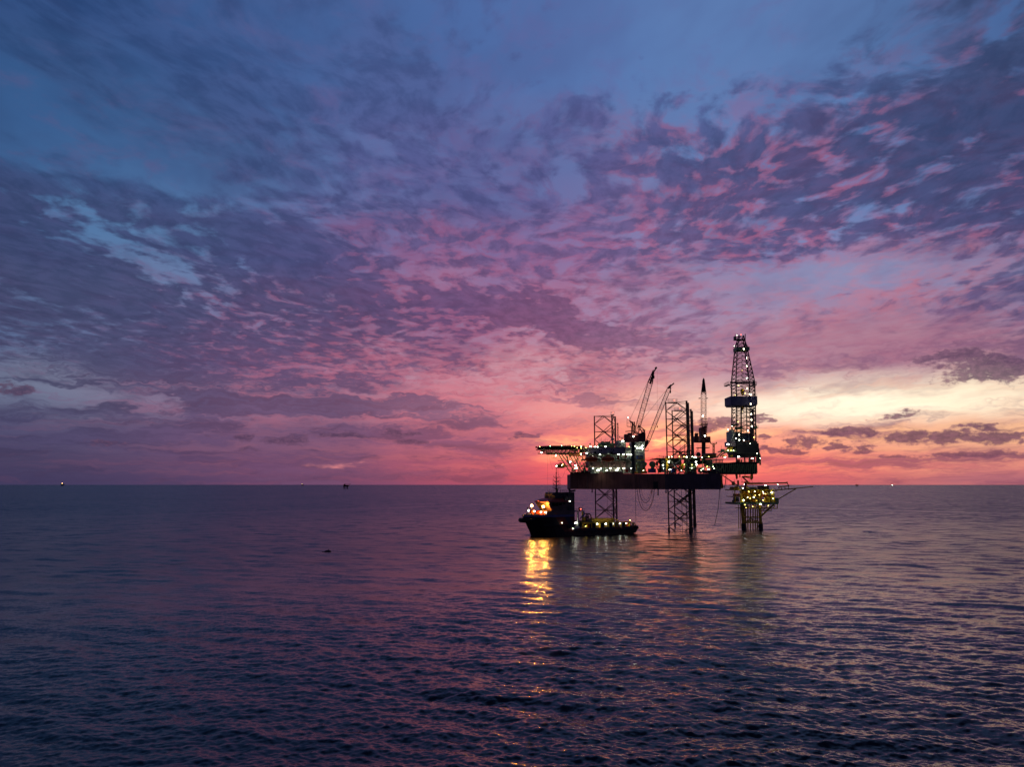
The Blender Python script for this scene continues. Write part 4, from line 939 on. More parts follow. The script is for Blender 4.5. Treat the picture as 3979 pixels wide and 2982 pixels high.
b = MB(); b.pbar((2843, 1716, DD), (2843, 1671, DD), 1.5, 14, 1.4); b.pbox(2832, 1678, 2842, 1716, DD + 2, 5); b.pbar((2866, 1716, DD + 4), (2866, 1680, DD + 4), 2.4, 14); b.pbox(2856, 1684, 2930, 1713, DD + 8, 4); b.split('bulk_silo', M['white'], drill)
b = MB(); r0 = [P(2819, 1752, DD - 9), P(2848, 1752, DD - 9), P(2848, 1752, DD - 3), P(2819, 1752, DD - 3)]; r1 = [P(2824, 1742, DD - 8.5), P(2848, 1742, DD - 8.5), P(2848, 1742, DD - 3.5), P(2824, 1742, DD - 3.5)]; r2 = [P(2834, 1735, DD - 7), P(2843, 1732, DD - 7), P(2843, 1732, DD - 5), P(2834, 1735, DD - 5)]
b.loft([r0, r1, r2]); b.build('yellow_canopy', M['yellow'], drill)
b = MB(); b.rail([P(2820, 1752.5, DD - 9.4), P(2857, 1752.5, DD - 9.4)], 1.0, 0.07, 1.4); b.pbox(2804, 1752.6, 2862, 1756, DD - 9.4, 8); b.pbox(2806, 1746, 2816, 1753, DD - 8, 3); b.build('canopy_deck', M['green'], drill)
b = MB(); b.path([P(2783, 1779, DD - 9), P(2802, 1760, DD - 9), P(2804, 1753, DD - 9)], 0.2); b.path([P(2787, 1779, DD - 9), P(2806, 1758, DD - 9)], 0.15)
b.path([P(2798, 1775, DD - 7), P(2806, 1766, DD - 7), P(2820, 1759, DD - 7), P(2850, 1757, DD - 7)], 0.35)
b.rail([P(2785, 1775, DD - 9), P(2802, 1757, DD - 9)], 1.5, 0.05, 1.6); b.pbar((2802.5, 1760, DD - 9), (2802.5, 1731, DD - 9), 0.09, 4); b.build('access_stair', M['green'], drill)
b = MB(); b.path([P(2947, 1758, DD - 8), P(2953, 1770, DD - 8), P(2954, 1808, DD - 8)], 0.45, 6); b.pbox(2944, 1800, 2950, 1802, DD - 8.5, 3); b.rail([P(2938, 1800, DD - 8.6), P(2951, 1800, DD - 8.6)], 1.3, .08, 1.2)
b.pbar((2942, 1765, DD - 8), (2943, 1790, DD - 8), .25, 5); b.split('derrick_side_column', M['green'], drill)
for (px_, py_, k) in ((2829, 1727, 'W'), (2870, 1776, 'W'), (2923, 1783, 'w'), (2942, 1763, 's'), (2954, 1781, 's'), (2829, 1670, 's'), (2829, 1751, 's'), (2841, 1751.5, 'y'), (2850, 1751.5, 's'), (2873, 1711, 'm'), (2890, 1712, 'm'), (2817, 1777.5, 'w'), (2915, 1725, 's')):
    lamp(drill, P(px_, py_, DD - 10), k)
b = MB()
for px_ in (2808, 2838): b.pbox(px_, 1770, px_ + 10, 1777, DD - 9, 1)
b.split('lifebuoy_board', M['yellow'], drill)
# --- cantilever
b = MB(); b.pbox(2792, 1802, 2943, 1839, DD - 8, 16); b.pbox(2790, 1798.8, 2944, 1801.9, DD - 8.8, 17.6); b.pbox(2786, 1839, 2941, 1843.5, DD - 8.6, 17.2)
cant = b.build('cantilever', M['black'], rig)
b = MB()
for k in range(19):
    px_ = 2795 + k * 8; b.pbox(px_, 1802, px_ + 1.6, 1839, DD - 8.35, 0.34)
for k in range(0, 9): b.pbar((2797 + k * 16, 1838, DD - 8.3), (2811 + k * 16, 1803, DD - 8.3), .12, 4)
for k in range(6): b.pbar((2830, 1808 + k * 5, DD - 8.6), (2940, 1808 + k * 5 + (k % 2), DD - 8.6), 0.07, 4)
b.build('web_stiffener', M['green'], cant)
b = MB()
for k in range(7): b.pbox(2773 + k * 5.5, 1788, 2775.4 + k * 5.5, 1804, 378, 0.5)
b.pbox(2770, 1802.5, 2812, 1805, 377.6, 1.4); b.pbox(2770, 1786, 2812, 1788.5, 377.6, 1.4)
pts = [P(2790 + 20 * math.cos(R(q)), 1806 - 21 * math.sin(R(q)), 377.8) for q in range(180, 361, 15)]; b.path(pts, 0.3, 6)
b.build('pipe_saddle', M['green'], cant)
# equipment slung below the cantilever and blow-out preventer stack
b = MB(); b.pbar((2863, 1843, DD - 4), (2863, 1863, DD - 4), 0.45, 8); b.ball(P(2862, 1848, DD - 4), .75); b.ball(P(2863, 1856, DD - 4), .7); b.pbar((2875, 1843, DD - 4), (2875, 1857, DD - 4), 0.32, 6); b.pbar((2895, 1843, DD - 4), (2895, 1852, DD - 4), 0.2, 5)
b.pbar((2920, 1843, DD), (2920, 1866, DD), 0.5, 6); b.pbar((2924, 1843, DD + 1), (2924, 1862, DD + 1), 0.35, 6); b.pbar((2917, 1843, DD), (2916, 1862, DD), .1, 4); b.split('blowout_preventer', M['ochre'], cant)

# --- stern deck, equipment between the legs and the cantilever
rs = random.Random(11)
def cl(n, x0, x1, y0, y1, D0, D1, m_, name, smin=2, smax=7):
    b = MB()
    for k in range(n):
        px_ = x0 + rs.random() * (x1 - x0); py_ = y0 + rs.random() * (y1 - y0); D = D0 + rs.random() * (D1 - D0); w_ = smin + rs.random() * (smax - smin); h_ = smin + rs.random() * (smax - smin)
        q = rs.random()
        if q < .55: b.pbox(px_, py_ - h_, px_ + w_, py_, D, w_ * .13)
        elif q < .8: b.pbar((px_, py_, D), (px_, py_ - h_ * 1.6, D), 0.12 + rs.random() * .15, 6)
        else: b.pbar((px_, py_, D), (px_ + w_ * 2.4, py_, D), 0.10 + rs.random() * .12, 6)
    b.split(name, m_, rig)
b = MB(); b.pbox(2552, 1781, 2712, 1783.2, 380, 20); b.pbox(2700, 1777, 2790, 1779.5, 386, 22); b.pbox(2690, 1816, 2772, 1818.5, 378, 6); b.pbox(2560, 1812, 2640, 1814, 392, 8)
b.rail([P(2552, 1781, 380), P(2712, 1781, 380)], 1.1, 0.05, 2.2); b.rail([P(2700, 1777, 386), P(2790, 1777, 386)], 1.1, 0.05, 2.2); b.rail([P(2690, 1816, 378), P(2772, 1816, 378)], 1.1, 0.05, 1.8)
for px_ in (2556, 2600, 2640, 2668, 2700, 2730, 2760, 2784): b.pbox(px_, 1783, px_ + 2, 1841, 381 + (px_ % 5), 0.5)
b.build('mezzanine_deck', M['green'], rig)
b = MB(); b.pbar((2600, 1785, 379), (2636, 1828, 379), 0.25, 6); b.pbar((2650, 1783, 379), (2624, 1806, 379), 0.2, 6); b.split('loading_ramp', M['white'], rig)
b = MB(); b.pbox(2589, 1780, 2596, 1826, 378.6, 1.2); b.pbox(2646, 1803, 2657, 1825, 378.5, 1.6); b.pbox(2597, 1776, 2601, 1784, 379, 1); b.split('yellow_gantry_post', M['yellow'], rig)
b = MB(); b.pbox(2575, 1785, 2589, 1802, 382, 4); b.pbox(2572, 1805, 2588, 1836, 383, 3); b.pbox(2603, 1786, 2648, 1808, 394, 5); b.pbox(2672, 1818, 2698, 1838, 384, 4); b.pbox(2718, 1820, 2738, 1836, 384, 3); b.pbox(2754, 1826, 2758, 1841, 381.5, 1); b.pbox(2742, 1786, 2770, 1814, 396, 4)
b.split('deck_cabin', M['cwhite'], rig)
cl(52, 2560, 2700, 1786, 1840, 382, 398, M['green'], 'deck_machinery'); cl(70, 2690, 2792, 1782, 1840, 380, 400, M['green'], 'deck_pipework', 1.5, 6)
cl(26, 2560, 2790, 1822, 1841, 377, 383, M['dark'], 'deck_winch', 2, 7); cl(26, 2560, 2700, 1772, 1782, 384, 396, M['ochre'], 'upper_deck_valves', 1.5, 5); cl(14, 2560, 2790, 1800, 1841, 378, 384, M['ochre'], 'valve_manifold', 1.2, 4)
b = MB(); b.pbox(2670, 1778, 2722, 1806, 400, 8); b.pbox(2700, 1790, 2742, 1803, 392, 6); b.split('engine_house', M['black'], rig)
b = MB(); b.ball(P(2714, 1767, 383), 1.25, n=2); b.pbar((2716, 1758, 383), (2716, 1751, 383), 0.1, 4); b.build('pressure_sphere', M['black'], rig, True)
b = MB(); b.pbox(2744, 1766, 2783, 1778, 390, 6); b.build('yellow_machinery_house', M['ochre'], rig); b = MB(); b.pbox(2742, 1762.6, 2784, 1765.8, 389.5, 7); b.build('navy_roof', M['navy'], rig)
b = MB(); b.pbox(2761, 1723, 2786, 1725, 392, 1); b.pbox(2761, 1719, 2763, 1724, 392, 1); b.pbox(2784, 1719, 2786, 1724, 392, 1); b.pbar((2763, 1725, 392.5), (2773, 1733, 392.5), .12, 4); b.pbar((2784, 1725, 392.5), (2773, 1733, 392.5), .12, 4)
b.mast(P(2773, 1778, 392.5), P(2773, 1725, 392.5), 0.75, 0.75, 9, .14, .06); b.build('boom_rest_mast', M['ochre'], rig)
b = MB()
for px_, py_ in ((2669, 1750), (2680, 1756), (2686, 1752)): b.path([P(px_, 1780, 384), P(px_, py_, 384), P(px_ + 3, py_ - 4, 384), P(px_ + 6, py_, 384), P(px_ + 6, py_ + 6, 384)], 0.2, 6)
b.pbar((2638, 1765, 390), (2660, 1754, 390), 0.35, 6); b.split('exhaust_stack', M['dark'], rig)
# ventilation cowls amidships
def cowl(cx, cy, r, bx, bw, D, m_, mb_, flip=1):
    b = MB(); c_ = P(cx, cy, D); rr_ = r * D * DS / FPX; b.ball(c_, rr_, rr_ * .85, rr_ * .92, n=3)
    e_ = c_ + Vector((flip * rr_ * .55, -rr_ * .1, 0)); b.bar(c_, e_ + Vector((flip * rr_ * .3, 0, -rr_ * .35)), rr_ * .75, 14, rr_ * .62)
    b.pbar((cx, cy + r * .5, D), (bx, 1826, D), rr_ * .5, 12); o = b.build('ventilation_cowl', m_, rig, True)
    b = MB(); b.pbox(bx - bw, 1822, bx + bw, 1838, D - 1.2, 2.6); b.build('cowl_base', mb_, o); return o
cowl(2535, 1805, 13, 2535, 14, 385, M['green'], M['blue']); cowl(2571, 1795, 13.5, 2566, 5, 387, M['crane'], M['crane']); cowl(2482, 1803, 9, 2484, 8, 384, M['green'], M['green']); cowl(2505, 1804, 9, 2502, 8, 385, M['green'], M['ochre'])
b = MB(); b.path([P(2543, 1832, 383), P(2541, 1820, 383), P(2545, 1811, 383), P(2551, 1818, 383), P(2558, 1832, 383)], 0.2, 5); b.pbox(2550, 1794, 2556, 1811, 386, 1); b.build('transfer_arm', M['dark'], rig)
b = MB(); b.truss(P(2508, 1792, 398), P(2604, 1790, 398), P(2508, 1788.5, 398), P(2604, 1787, 398), 26, 0.07, 0.04); b.rail([P(2508, 1788, 398), P(2604, 1786.5, 398)], 1.1, 0.045, 1.8); b.build('catwalk_bridge', M['dark'], rig)
b = MB(); b.pbox(2471, 1807, 2475, 1828, 381, .6); b.rail([P(2466, 1841, 371), P(2588, 1841, 371)], 1.1, 0.06, 1.6); b.pbox(2462, 1834, 2480, 1841, 380, 2); b.pbox(2495, 1833, 2515, 1841, 380, 1); b.build('deck_edge_railing', M['ochre'], rig)
b = MB(); b.rail([P(2590, 1841, 369.6), P(2798, 1841, 362.5)], 1.1, 0.05, 2.0); b.build('stern_railing', M['dark'], rig)
b = MB(); rs2 = random.Random(2)
for k in range(8): b.pbox(2225 + k * 8, 1838 - 4 - rs2.random() * 6, 2229 + k * 8, 1838, 392, 1)
b.ball(P(2271, 1825, 389), .9, n=2); b.pbox(2262, 1829, 2284, 1838, 389, 3); b.pbar((2272, 1829, 389), (2272, 1806, 389), .3, 6); b.split('bow_winch', M['dark'], rig)
for (px_, py_, k) in ((2599, 1796, 'r'), (2603, 1826, 'w'), (2576, 1809, 'r'), (2578, 1820, 's'), (2598, 1777, 's'), (2668, 1777, 'm'), (2640, 1776, 'y'), (2658, 1776, 'y'), (2610, 1776, 's'), (2659, 1806, 'y'), (2702, 1778, 'W'), (2704, 1797, 'r'), (2707, 1807, 'r'), (2686, 1819.5, 'w'), (2688, 1808, 'y'),
                      (2728, 1778, 's'), (2753, 1825, 'w'), (2748, 1814, 'y'), (2725, 1827, 's'), (2771, 1815, 's'), (2775, 1822.5, 's'), (2732, 1823, 's'), (2600, 1755 + 22, 'y'), (2754, 1776, 'y'), (2648, 1830, 's'), (2690, 1776, 's'), (2500, 1830, 's'), (2520, 1777, 's')):
    if py_ in (1777,) and px_ == 2520: continue
    lamp(rig, P(px_, py_, 377.5), k)

# --- cargo lying on the rig deck
def container(px0, py0, px1, py1, D, dep, m_, name, label, cat, group=None):
    a = P(px0, py1, D); d = P(px1, py0, D); loc = Vector(((a.x + d.x) / 2, D * DS + dep / 2, a.z)); t = thing(name, loc, label, cat, group)
    b = MB(); b.box(a.x, d.x, D * DS, D * DS + dep, a.z + .12, d.z - .06); b.build('container_body', m_, t)
    b = MB()
    for x_ in (a.x, d.x):
        for y_ in (D * DS, D * DS + dep): b.box(x_ - .09, x_ + .09, y_ - .09, y_ + .09, a.z, d.z)
    b.box(a.x - .06, d.x + .06, D * DS - .07, D * DS + .07, a.z + .02, a.z + .2); b.box(a.x - .06, d.x + .06, D * DS - .07, D * DS + .07, d.z - .18, d.z - .02); b.build('corner_frame', M['dark'], t); return t
container(2612, 1822, 2622, 1836, 376.5, 2.4, M['blue'], 'cargo_container', 'small blue container on the rig deck right of the yellow post', 'container', 'cargo on the rig deck')
container(2673, 1838.5 - 5, 2687, 1840, 375.5, 2.4, M['redp'], 'cargo_basket', 'low dark red basket on the rig deck under the wide lamp', 'basket', 'cargo on the rig deck')
container(2689, 1829, 2697, 1840, 375.5, 2.4, M['green'], 'cargo_container', 'small green container on the rig deck beside the red basket', 'container', 'cargo on the rig deck')
container(2737, 1830, 2752, 1841, 373, 2.4, M['black'], 'cargo_container', 'black box left of the bright doorway on the stern deck', 'container', 'cargo on the rig deck')
container(2759, 1829, 2780, 1841, 372, 2.4, M['black'], 'cargo_container', 'black box right of the bright doorway on the stern deck', 'container', 'cargo on the rig deck')

# --- hoses and cables
def hose(pts, r, label, cat='hose', group=None, m_='rubber', name='hose'):
    b = MB(); p0 = Vector(pts[0]); b.path(pts, r, 6); o = b.build(name, M[m_], None, True, org=p0); return tag(o, label, cat, group)
HG = 'hoses looped over the hull side'
D0 = 375
def U(x0, y0, x1, y1, yb, D, r, n=20):
    """hanging loop through two tops and a lowest level (pixels)"""
    pts = []
    for k in range(n + 1):
        t = k / n; x_ = x0 + (x1 - x0) * (0.5 - 0.5 * math.cos(math.pi * t)) ; s_ = math.sin(math.pi * t) ** 0.75
        y_ = (y0 + (y1 - y0) * t) * (1 - s_) + yb * s_; pts.append(P(x_, y_, D))
    return pts
hose(U(2474, 1843, 2545, 1843, 1986, 377, .13), 0.13, 'black hose in the widest, lowest loop over the hull side', group=HG)
hose(U(2484, 1843, 2541, 1843, 1979, 377.6, .06), 0.06, 'thin hose just inside the lowest loop over the hull side', group=HG)
hose(U(2481, 1843, 2537, 1843, 1955, 378.2, .12), 0.11, 'black hose in the middle loop over the hull side', group=HG)
hose(U(2489, 1843, 2533, 1843, 1943, 378.8, .08), 0.07, 'thin hose in the highest large loop over the hull side', group=HG)
hose(U(2529, 1843, 2536, 1843, 1920, 377, .1), 0.08, 'short narrow hose loop hanging just below the hull bottom', group=HG)
hose([P(2466, 1843, 378), P(2469, 1880, 378), P(2470, 1950, 376), P(2471, 2030, 374), P(2472, 2054, 373)], 0.10, 'straight hose running down from the rig to the ship stern')
hose(sag(P(2806, 1875, 366), P(2822, 1843, 380), 4.4, 20), 0.20, 'thick dark hose looped beside the stern edge of the hull')
hose(sag(P(2806, 1868, 366), P(2828, 1843, 382), 5.6, 20), 0.05, 'thin cable looped right of the thick stern hose', 'cable')
hose([P(2797, 1898, 366), P(2794, 1940, 366), P(2790, 1980, 366), P(2784, 2010, 366), P(2777, 2042, 366)], 0.13, 'black hose hanging free with its end near the water')
hose([P(2800, 1898, 366), P(2801, 1940, 366), P(2801, 1978, 366)], 0.05, 'short thin line hanging beside the free stern hose', 'cable')
hose([P(2128, 1766, 388), P(2128, 1925, 388)], 0.035, 'thin wire hanging straight down from the helideck', 'cable', m_='dark', name='cable')
hose(sag(P(2131, 1766, 389), P(2147, 1826, 389), 0.3, 8), 0.04, 'thin wire slanting from the helideck behind the ship mast', 'cable', m_='dark', name='cable')
hose(sag(P(2163, 1820, 387), P(2196, 1829, 388), 4.6, 18), 0.04, 'thin cable loop slung under the small dark boat', 'cable', m_='dark', name='cable')
hose(sag(P(2156, 1845, 389), P(2216, 1866, 396), 4.4, 18), 0.05, 'cable swinging low from near the ship mast to the hull bow', 'cable', m_='dark', name='cable')
# gangway boom slanting from the stern to the wellhead platform
gw = thing('gangway', P(2804, 1845, 372), 'long thin gangway slanting from the rig stern across the yellow platform', 'gangway')
b = MB(); a, d = P(2804, 1846, 372), P(2966, 1955, 372); b.bar(a, d, 0.24, 6); b.build('boom_tube', M['green'], gw)
b = MB(); b.pbar((2812, 1846, 373.2), (2853, 1886, 373.2), 0.07, 4); b.path([a, P(2812, 1846, 373.2)], .05)
for k in range(8): t = k / 7; b.bar(a.lerp(d, .02 + t * .28), P(2812 + 41 * t, 1846 + 40 * t, 373.2), 0.045, 3)
b.build('handrail', M['ochre'], gw)

# ================================================================== SUPPLY SHIP
SA = math.atan2(33, 59.5); cs, sn = math.cos(SA), math.sin(SA)
SB = Vector((P(2022, 1885, 345).x + 1.3, 345 * DS, 0)); SL = 71.0; HBm = 7.6
def S(u, v, w):
    u, v, w = u * 0.862, v * 0.92, (w * 0.94 if w > 0 else w)
    return (SB.x + u * cs - v * sn, SB.y + u * sn + v * cs, w)
ship = thing('supply_ship', SB, 'dark supply ship with lit foredeck moored bow-left beside the rig', 'ship')
class SM(MB):
    """mesh collector in ship coordinates: u aft from the bow, v to the far side, w up"""
    def sbox(s, u0, u1, v0, v1, w0, w1, mi=0):
        vs = [S(*p) for p in ((u0,v0,w0),(u1,v0,w0),(u1,v1,w0),(u0,v1,w0),(u0,v0,w1),(u1,v0,w1),(u1,v1,w1),(u0,v1,w1))]
        return s.add(vs, [(0,3,2,1),(4,5,6,7),(0,1,5,4),(1,2,6,5),(2,3,7,6),(3,0,4,7)], mi)
    def sbar(s, a, b, r, n=5, r2=None, mi=0): return s.bar(S(*a), S(*b), r, n, r2, mi)
    def sprism(s, outline, w0, w1, top=None, mi=0):
        t_ = top or outline; n = len(outline)
        s.add([S(u, v, w0) for u, v in outline] + [S(u, v, w1) for u, v in t_], [tuple(range(n)), tuple(range(n, 2*n))[::-1]] + [(k, (k+1) % n, n+(k+1) % n, n+k) for k in range(n)], mi); return s
# hull: sections from the bow aft; each (u at keel, u at deck, half width at waterline, half width at deck, deck height)
FW = 9.6; MD = 3.6
def sect(uk, ud, bw, bd, top):
    pts = []
    for t in (0, .25, .45, .65, .85, 1.0):
        w = -3 + (top + 3) * t; f = max(0.0, w) / max(top, .1); u = uk + (ud - uk) * (max(0, w + 0.0) / top) ** 0.8 if top else uk
        hw = bw * (0.55 + .45 * min(1, (w + 3) / 3.0)) if w < 0 else bw + (bd - bw) * f ** 1.3
        pts.append((u, hw, w))
    return [S(u, -h, w) for u, h, w in pts] + [S(u, h, w) for u, h, w in reversed(pts)]
b = SM()
secs = [(6.0, 0.0, .15, .5, FW + .3), (6.6, 1.0, .8, 2.6, FW + .25), (8.5, 3.2, 2.2, 4.6, FW + .15), (12, 7.5, 4.6, 6.6, FW), (17, 14, 6.6, 7.4, FW), (22, 20, 7.4, 7.6, FW), (27.9, 27.9, 7.6, 7.6, FW)]
b.loft([sect(*q) for q in secs])
b.loft([sect(u, u, hw, 7.6, MD) for u, hw in ((27.95, 7.6), (45, 7.6), (58, 7.5), (64, 7.2))] + [[S(SL - (1.2 if w < 1 else 0), s_ * (7.0 if w > 0 else 5.5), w if w > 0 else 0.6) for s_, w in ((-1, -3), (-1, -1), (-1, 0.4), (-1, 1.4), (-1, 2.6), (-1, MD), (1, MD), (1, 2.6), (1, 1.4), (1, .4), (1, -1), (1, -3))]])
hm = mat('ship_hull_paint', (92, 26, 22), 0.5, var=0.25); nt = hm.node_tree; gg = G(nt); bs = nt.nodes['Principled BSDF']
t_ = nt.nodes.new('ShaderNodeTexCoord'); sp = nt.nodes.new('ShaderNodeSeparateXYZ'); nt.links.new(t_.outputs['Object'], sp.inputs[0])
uu = gg.m('ADD', gg.m('MULTIPLY', sp.outputs[0], cs), gg.m('MULTIPLY', sp.outputs[1], sn)); st = gg.m('ADD', uu, gg.m('MULTIPLY', sp.outputs[2], 0.75))
band = gg.m('MULTIPLY', gg.m('GREATER_THAN', gg.m('PINGPONG', gg.m('ADD', st, 2.0), 5.4), 2.7), gg.m('GREATER_THAN', st, 25.0))
c1_ = gg.mix(band, lin((98, 28, 22)), lin((26, 32, 52))); c2_ = gg.mix(gg.m('GREATER_THAN', sp.outputs[2], 2.0), lin((40, 14, 14)), c1_); c2_ = gg.mix(gg.m('GREATER_THAN', st, 20.0), lin((34, 20, 26)), c2_)
nt.links.new(c2_, bs.inputs['Base Color'])
sh = b.build('hull', hm, ship)
b = SM()
for q0, q1 in zip(secs[:-1], secs[1:]):
    for s_ in (-1, 1):
        a = (q0[1], s_ * q0[3]); d = (q1[1], s_ * q1[3]); b.sprism([a, d, (d[0], d[1] * .96), (a[0] + .3, a[1] * .96)], FW - .05, FW + (1.1 if q1[1] < 12 else 1.0))
b.split('bow_bulwark', M['navy'], sh)
b = SM(); b.sbar((-.35, -2.2, FW - 1.6), (-.35, 2.2, FW - 1.6), 1.15, 12); b.sbar((-.2, -2.2, FW - 1.6), (4.4, -5.2, FW - 1.1), .75, 10); b.sbar((-.2, 2.2, FW - 1.6), (4.4, 5.2, FW - 1.1), .75, 10); b.build('bow_fender', M['rubber'], sh, True)
b = SM(); b.sbox(28, SL - 3, -7.75, -7.55, 2.0, 2.5); b.sbox(8, 28, -7.95, -7.6, 5.2, 5.6); b.split('rubbing_strake', M['rubber'], sh)
b = SM()
for u, w in ((31, 2.3), (35, 1.7), (24, 4.6), (40, 1.6), (47, 1.5), (54, 1.6), (60, 1.8)):
    b.sbar((u, -8.1, w), (u, -7.6, w), .95, 12)
b.sbar((SL + .1, -5.5, 3.0), (SL + .1, 5.5, 3.0), 1.15, 12); b.sbar((SL - 2, -7.6, 3.4), (SL + .5, -6.4, 3.0), 1.0, 10); b.split('tyre_fender', M['rubber'], sh)
# superstructure
b = SM(); b.sprism([(11.5, -5.2), (28, -7.2), (28, 7.2), (11.5, 5.2)], FW - .02, 12.6); b.build('forecastle_house', M['brown'], ship)
b = SM(); b.sprism([(14.5, -5.6), (28, -6.4), (28, 6.4), (14.5, 5.6)], 12.62, 14.2, [(13.2, -6.0), (28, -6.6), (28, 6.6), (13.2, 6.0)])
b.sprism([(13.2, -6.0), (28, -6.6), (28, 6.6), (13.2, 6.0)], 14.2, 16.9, [(11.6, -7.0), (27.5, -7.2), (27.5, 7.2), (11.6, 7.0)]); wheel = b.build('wheelhouse', M['brown'], ship)
b = SM()
for k in range(8):
    v0 = -5.9 + k * 1.5; b.add([S(12.86, v0, 14.9), S(12.86, v0 + 1.25, 14.9), S(11.98, v0 + 1.32, 16.4), S(11.98, v0 - .07, 16.4), S(12.96, v0, 14.9), S(12.96, v0 + 1.25, 14.9), S(12.08, v0 + 1.32, 16.4), S(12.08, v0 - .07, 16.4)], [(0,1,2,3),(7,6,5,4),(0,4,5,1),(1,5,6,2),(2,6,7,3),(3,7,4,0)])
for k in range(6):
    u0 = 14.0 + k * 2.2; b.add([S(u0, -6.33, 14.9), S(u0 + 1.8, -6.4, 14.9), S(u0 + 1.8, -6.98, 16.4), S(u0, -6.93, 16.4), S(u0, -6.2, 14.9), S(u0 + 1.8, -6.2, 14.9), S(u0 + 1.8, -6.8, 16.4), S(u0, -6.8, 16.4)], [(0,1,2,3),(7,6,5,4),(0,4,5,1),(1,5,6,2),(2,6,7,3),(3,7,4,0)])
b.split('bridge_window', M['glass'], wheel)
b = SM(); b.sprism([(11.2, -7.3), (27.9, -7.5), (27.9, 7.5), (11.2, 7.3)], 16.9, 17.15); b.sprism([(11.6, -6.9), (26, -7.0), (26, 6.9), (11.6, 6.9)], 17.15, 18.6, [(14.8, -4.5), (26, -5.5), (26, 5.5), (14.8, 4.5)]); b.build('wheelhouse_roof', M['redp'], wheel)
b = SM(); b.sprism([(16.8, -5.0), (28.3, -6.2), (28.3, 6.2), (16.8, 5.0)], 18.62, 20.2); b.sprism([(18.6, -4.6), (28.3, -6.0), (28.3, 6.0), (18.6, 4.6)], 20.2, 21.6); b.sprism([(22, -6.55), (24.45, -6.55), (24.45, 6.5), (22, 6.5)], 17.2, 19.8); b.sprism([(24.5, -6.6), (28.6, -6.6), (28.6, -3.5), (24.5, -3.5)], FW, 21.7); b.sbar((17.6, -4.3, 20.6), (17.6, 4.3, 20.6), 1.0, 12); b.split('funnel_casing', M['dark'], ship)
b = SM(); b.rail([S(18.6, -4.8, 21.6), S(28.4, -6.0, 21.6)], 1.1, .05, 1.5); b.rail([S(28.4, -6.3, 21.6), S(28.4, 6.3, 21.6)], 1.1, .05, 1.5); b.rail([S(18.7, -4.6, 21.6), S(18.7, 4.6, 21.6)], 1.1, .05, 1.5); b.build('upper_railing', M['dark'], ship)
b = SM()
for u, v in ((19.4, -3.6), (26.6, -4.8)):
    b.sbar((u, v, 21.6), (u, v, 22.7), .35, 8); b.ball(S(u, v, 23.0), .65); b.sbar((u, v, 23.1), (u - 1.7, v - .5, 23.6), .2, 6)
b.sbar((26.9, -5.4, 22.2), (29.6, -6.0, 22.6), .45, 8); b.split('fire_monitor', M['black'], ship)
# mast
b = SM(); mu, mv = 20.6, -1.0
b.sbar((mu, mv, 21.6), (mu, mv, 29.5), .34, 8, .24); b.sbar((mu, mv, 29.5), (mu, mv, 34.4), .2, 6, .1)
for w_, h_ in ((23.8, 2.6), (25.6, 2.2), (27.4, 2.1), (29.2, 2.0)):
    b.sbox(mu - h_ * .9, mu + h_ * 1.1, mv - .4, mv + .4, w_, w_ + .14); b.sbar((mu - h_ * .7, mv, w_), (mu, mv, w_ - .9), .12, 4); b.sbar((mu + h_ * .7, mv, w_), (mu, mv, w_ - .9), .12, 4)
    b.sbar((mu - h_ * .85, mv, w_), (mu - h_ * .85, mv, w_ + 1.0), .09, 4)
b.sbar((mu + 2.4, mv, 22), (mu + 2.4, mv, 29.4), .09, 4); b.sbar((mu - 1.6, mv, 22), (mu - 1.6, mv, 26), .08, 4); b.sbar((mu - 2.2, mv, 24), (mu - 2.2, mv, 28.6), .06, 4); b.sbar((mu + 1.3, mv, 29), (mu + 1.3, mv, 34), .05, 4); b.sbar((mu + 1.6, mv, 24), (mu + 1.6, mv, 29), .06, 4)
b.sbar((mu - .6, mv, 34), (mu + .8, mv, 34), .06, 4); b.ball(S(mu, mv, 31.3), .38); mst = b.build('mast', M['black'], ship); lamp(mst, S(mu, mv - .3, 34.9), 'm', 'masthead_light')
b = SM(); b.sbar((mu - 1.8, mv - .6, 26.7), (mu + 1.2, mv - .6, 26.7), .16, 4); b.sbox(mu - 1.5, mu + .9, mv - .8, mv - .3, 24.5, 24.8); b.build('radar_scanner', M['white'], mst)
b = SM()
for u, v, h_ in ((12.6, -6, 4.5), (13.4, -4.5, 2.8), (14.2, -2.5, 2.2), (15, -5.2, 3.3)): b.sbar((u, v, 17.2), (u, v, 17.2 + h_), .09, 5); b.ball(S(u, v, 17.3 + h_), .26)
b.sbar((22.6, -6.5, 17), (21.8, -6.5, 21), .14, 5); b.split('bridge_aerial', M['dark'], ship)
# foredeck
b = SM(); b.sbox(4.5, 8.0, -2.9, -.6, FW - .1, FW + 1.3); b.sbar((3.6, -2.8, FW + .8), (3.6, .8, FW + .8), .8, 10); b.sbox(3.2, 5, 1.2, 2.4, FW, FW + 1.5); b.build('anchor_windlass', M['dark'], ship)
b = SM(); b.sbox(9.2, 11.4, -3.4, -1.0, FW, FW + 2.9); b.sbox(6.2, 7.8, 1.2, 3.4, FW, FW + 3.3); b.sbox(10.6, 11.5, .6, 4.8, FW, FW + 2.8); b.split('deck_locker', M['orange'], ship)
b = SM(); b.sbar((5.8, 1.0, FW), (5.8, 1.0, FW + 5.6), .14, 6); b.sbar((9.8, -3.9, FW), (9.8, -3.9, FW + 5.3), .14, 6)
for k in range(5): b.sbar((4 + k * 1.4, 3.8, FW), (4 + k * 1.4, 3.8, FW + 3.0 + (k % 2)), .07, 4)
b.sbar((1.5, -1.8, FW), (1.8, -1.8, FW + 4.4), .1, 5); b.ball(S(1.8, -1.8, FW + 4.4), .45); b.split('light_post', M['dark'], ship)
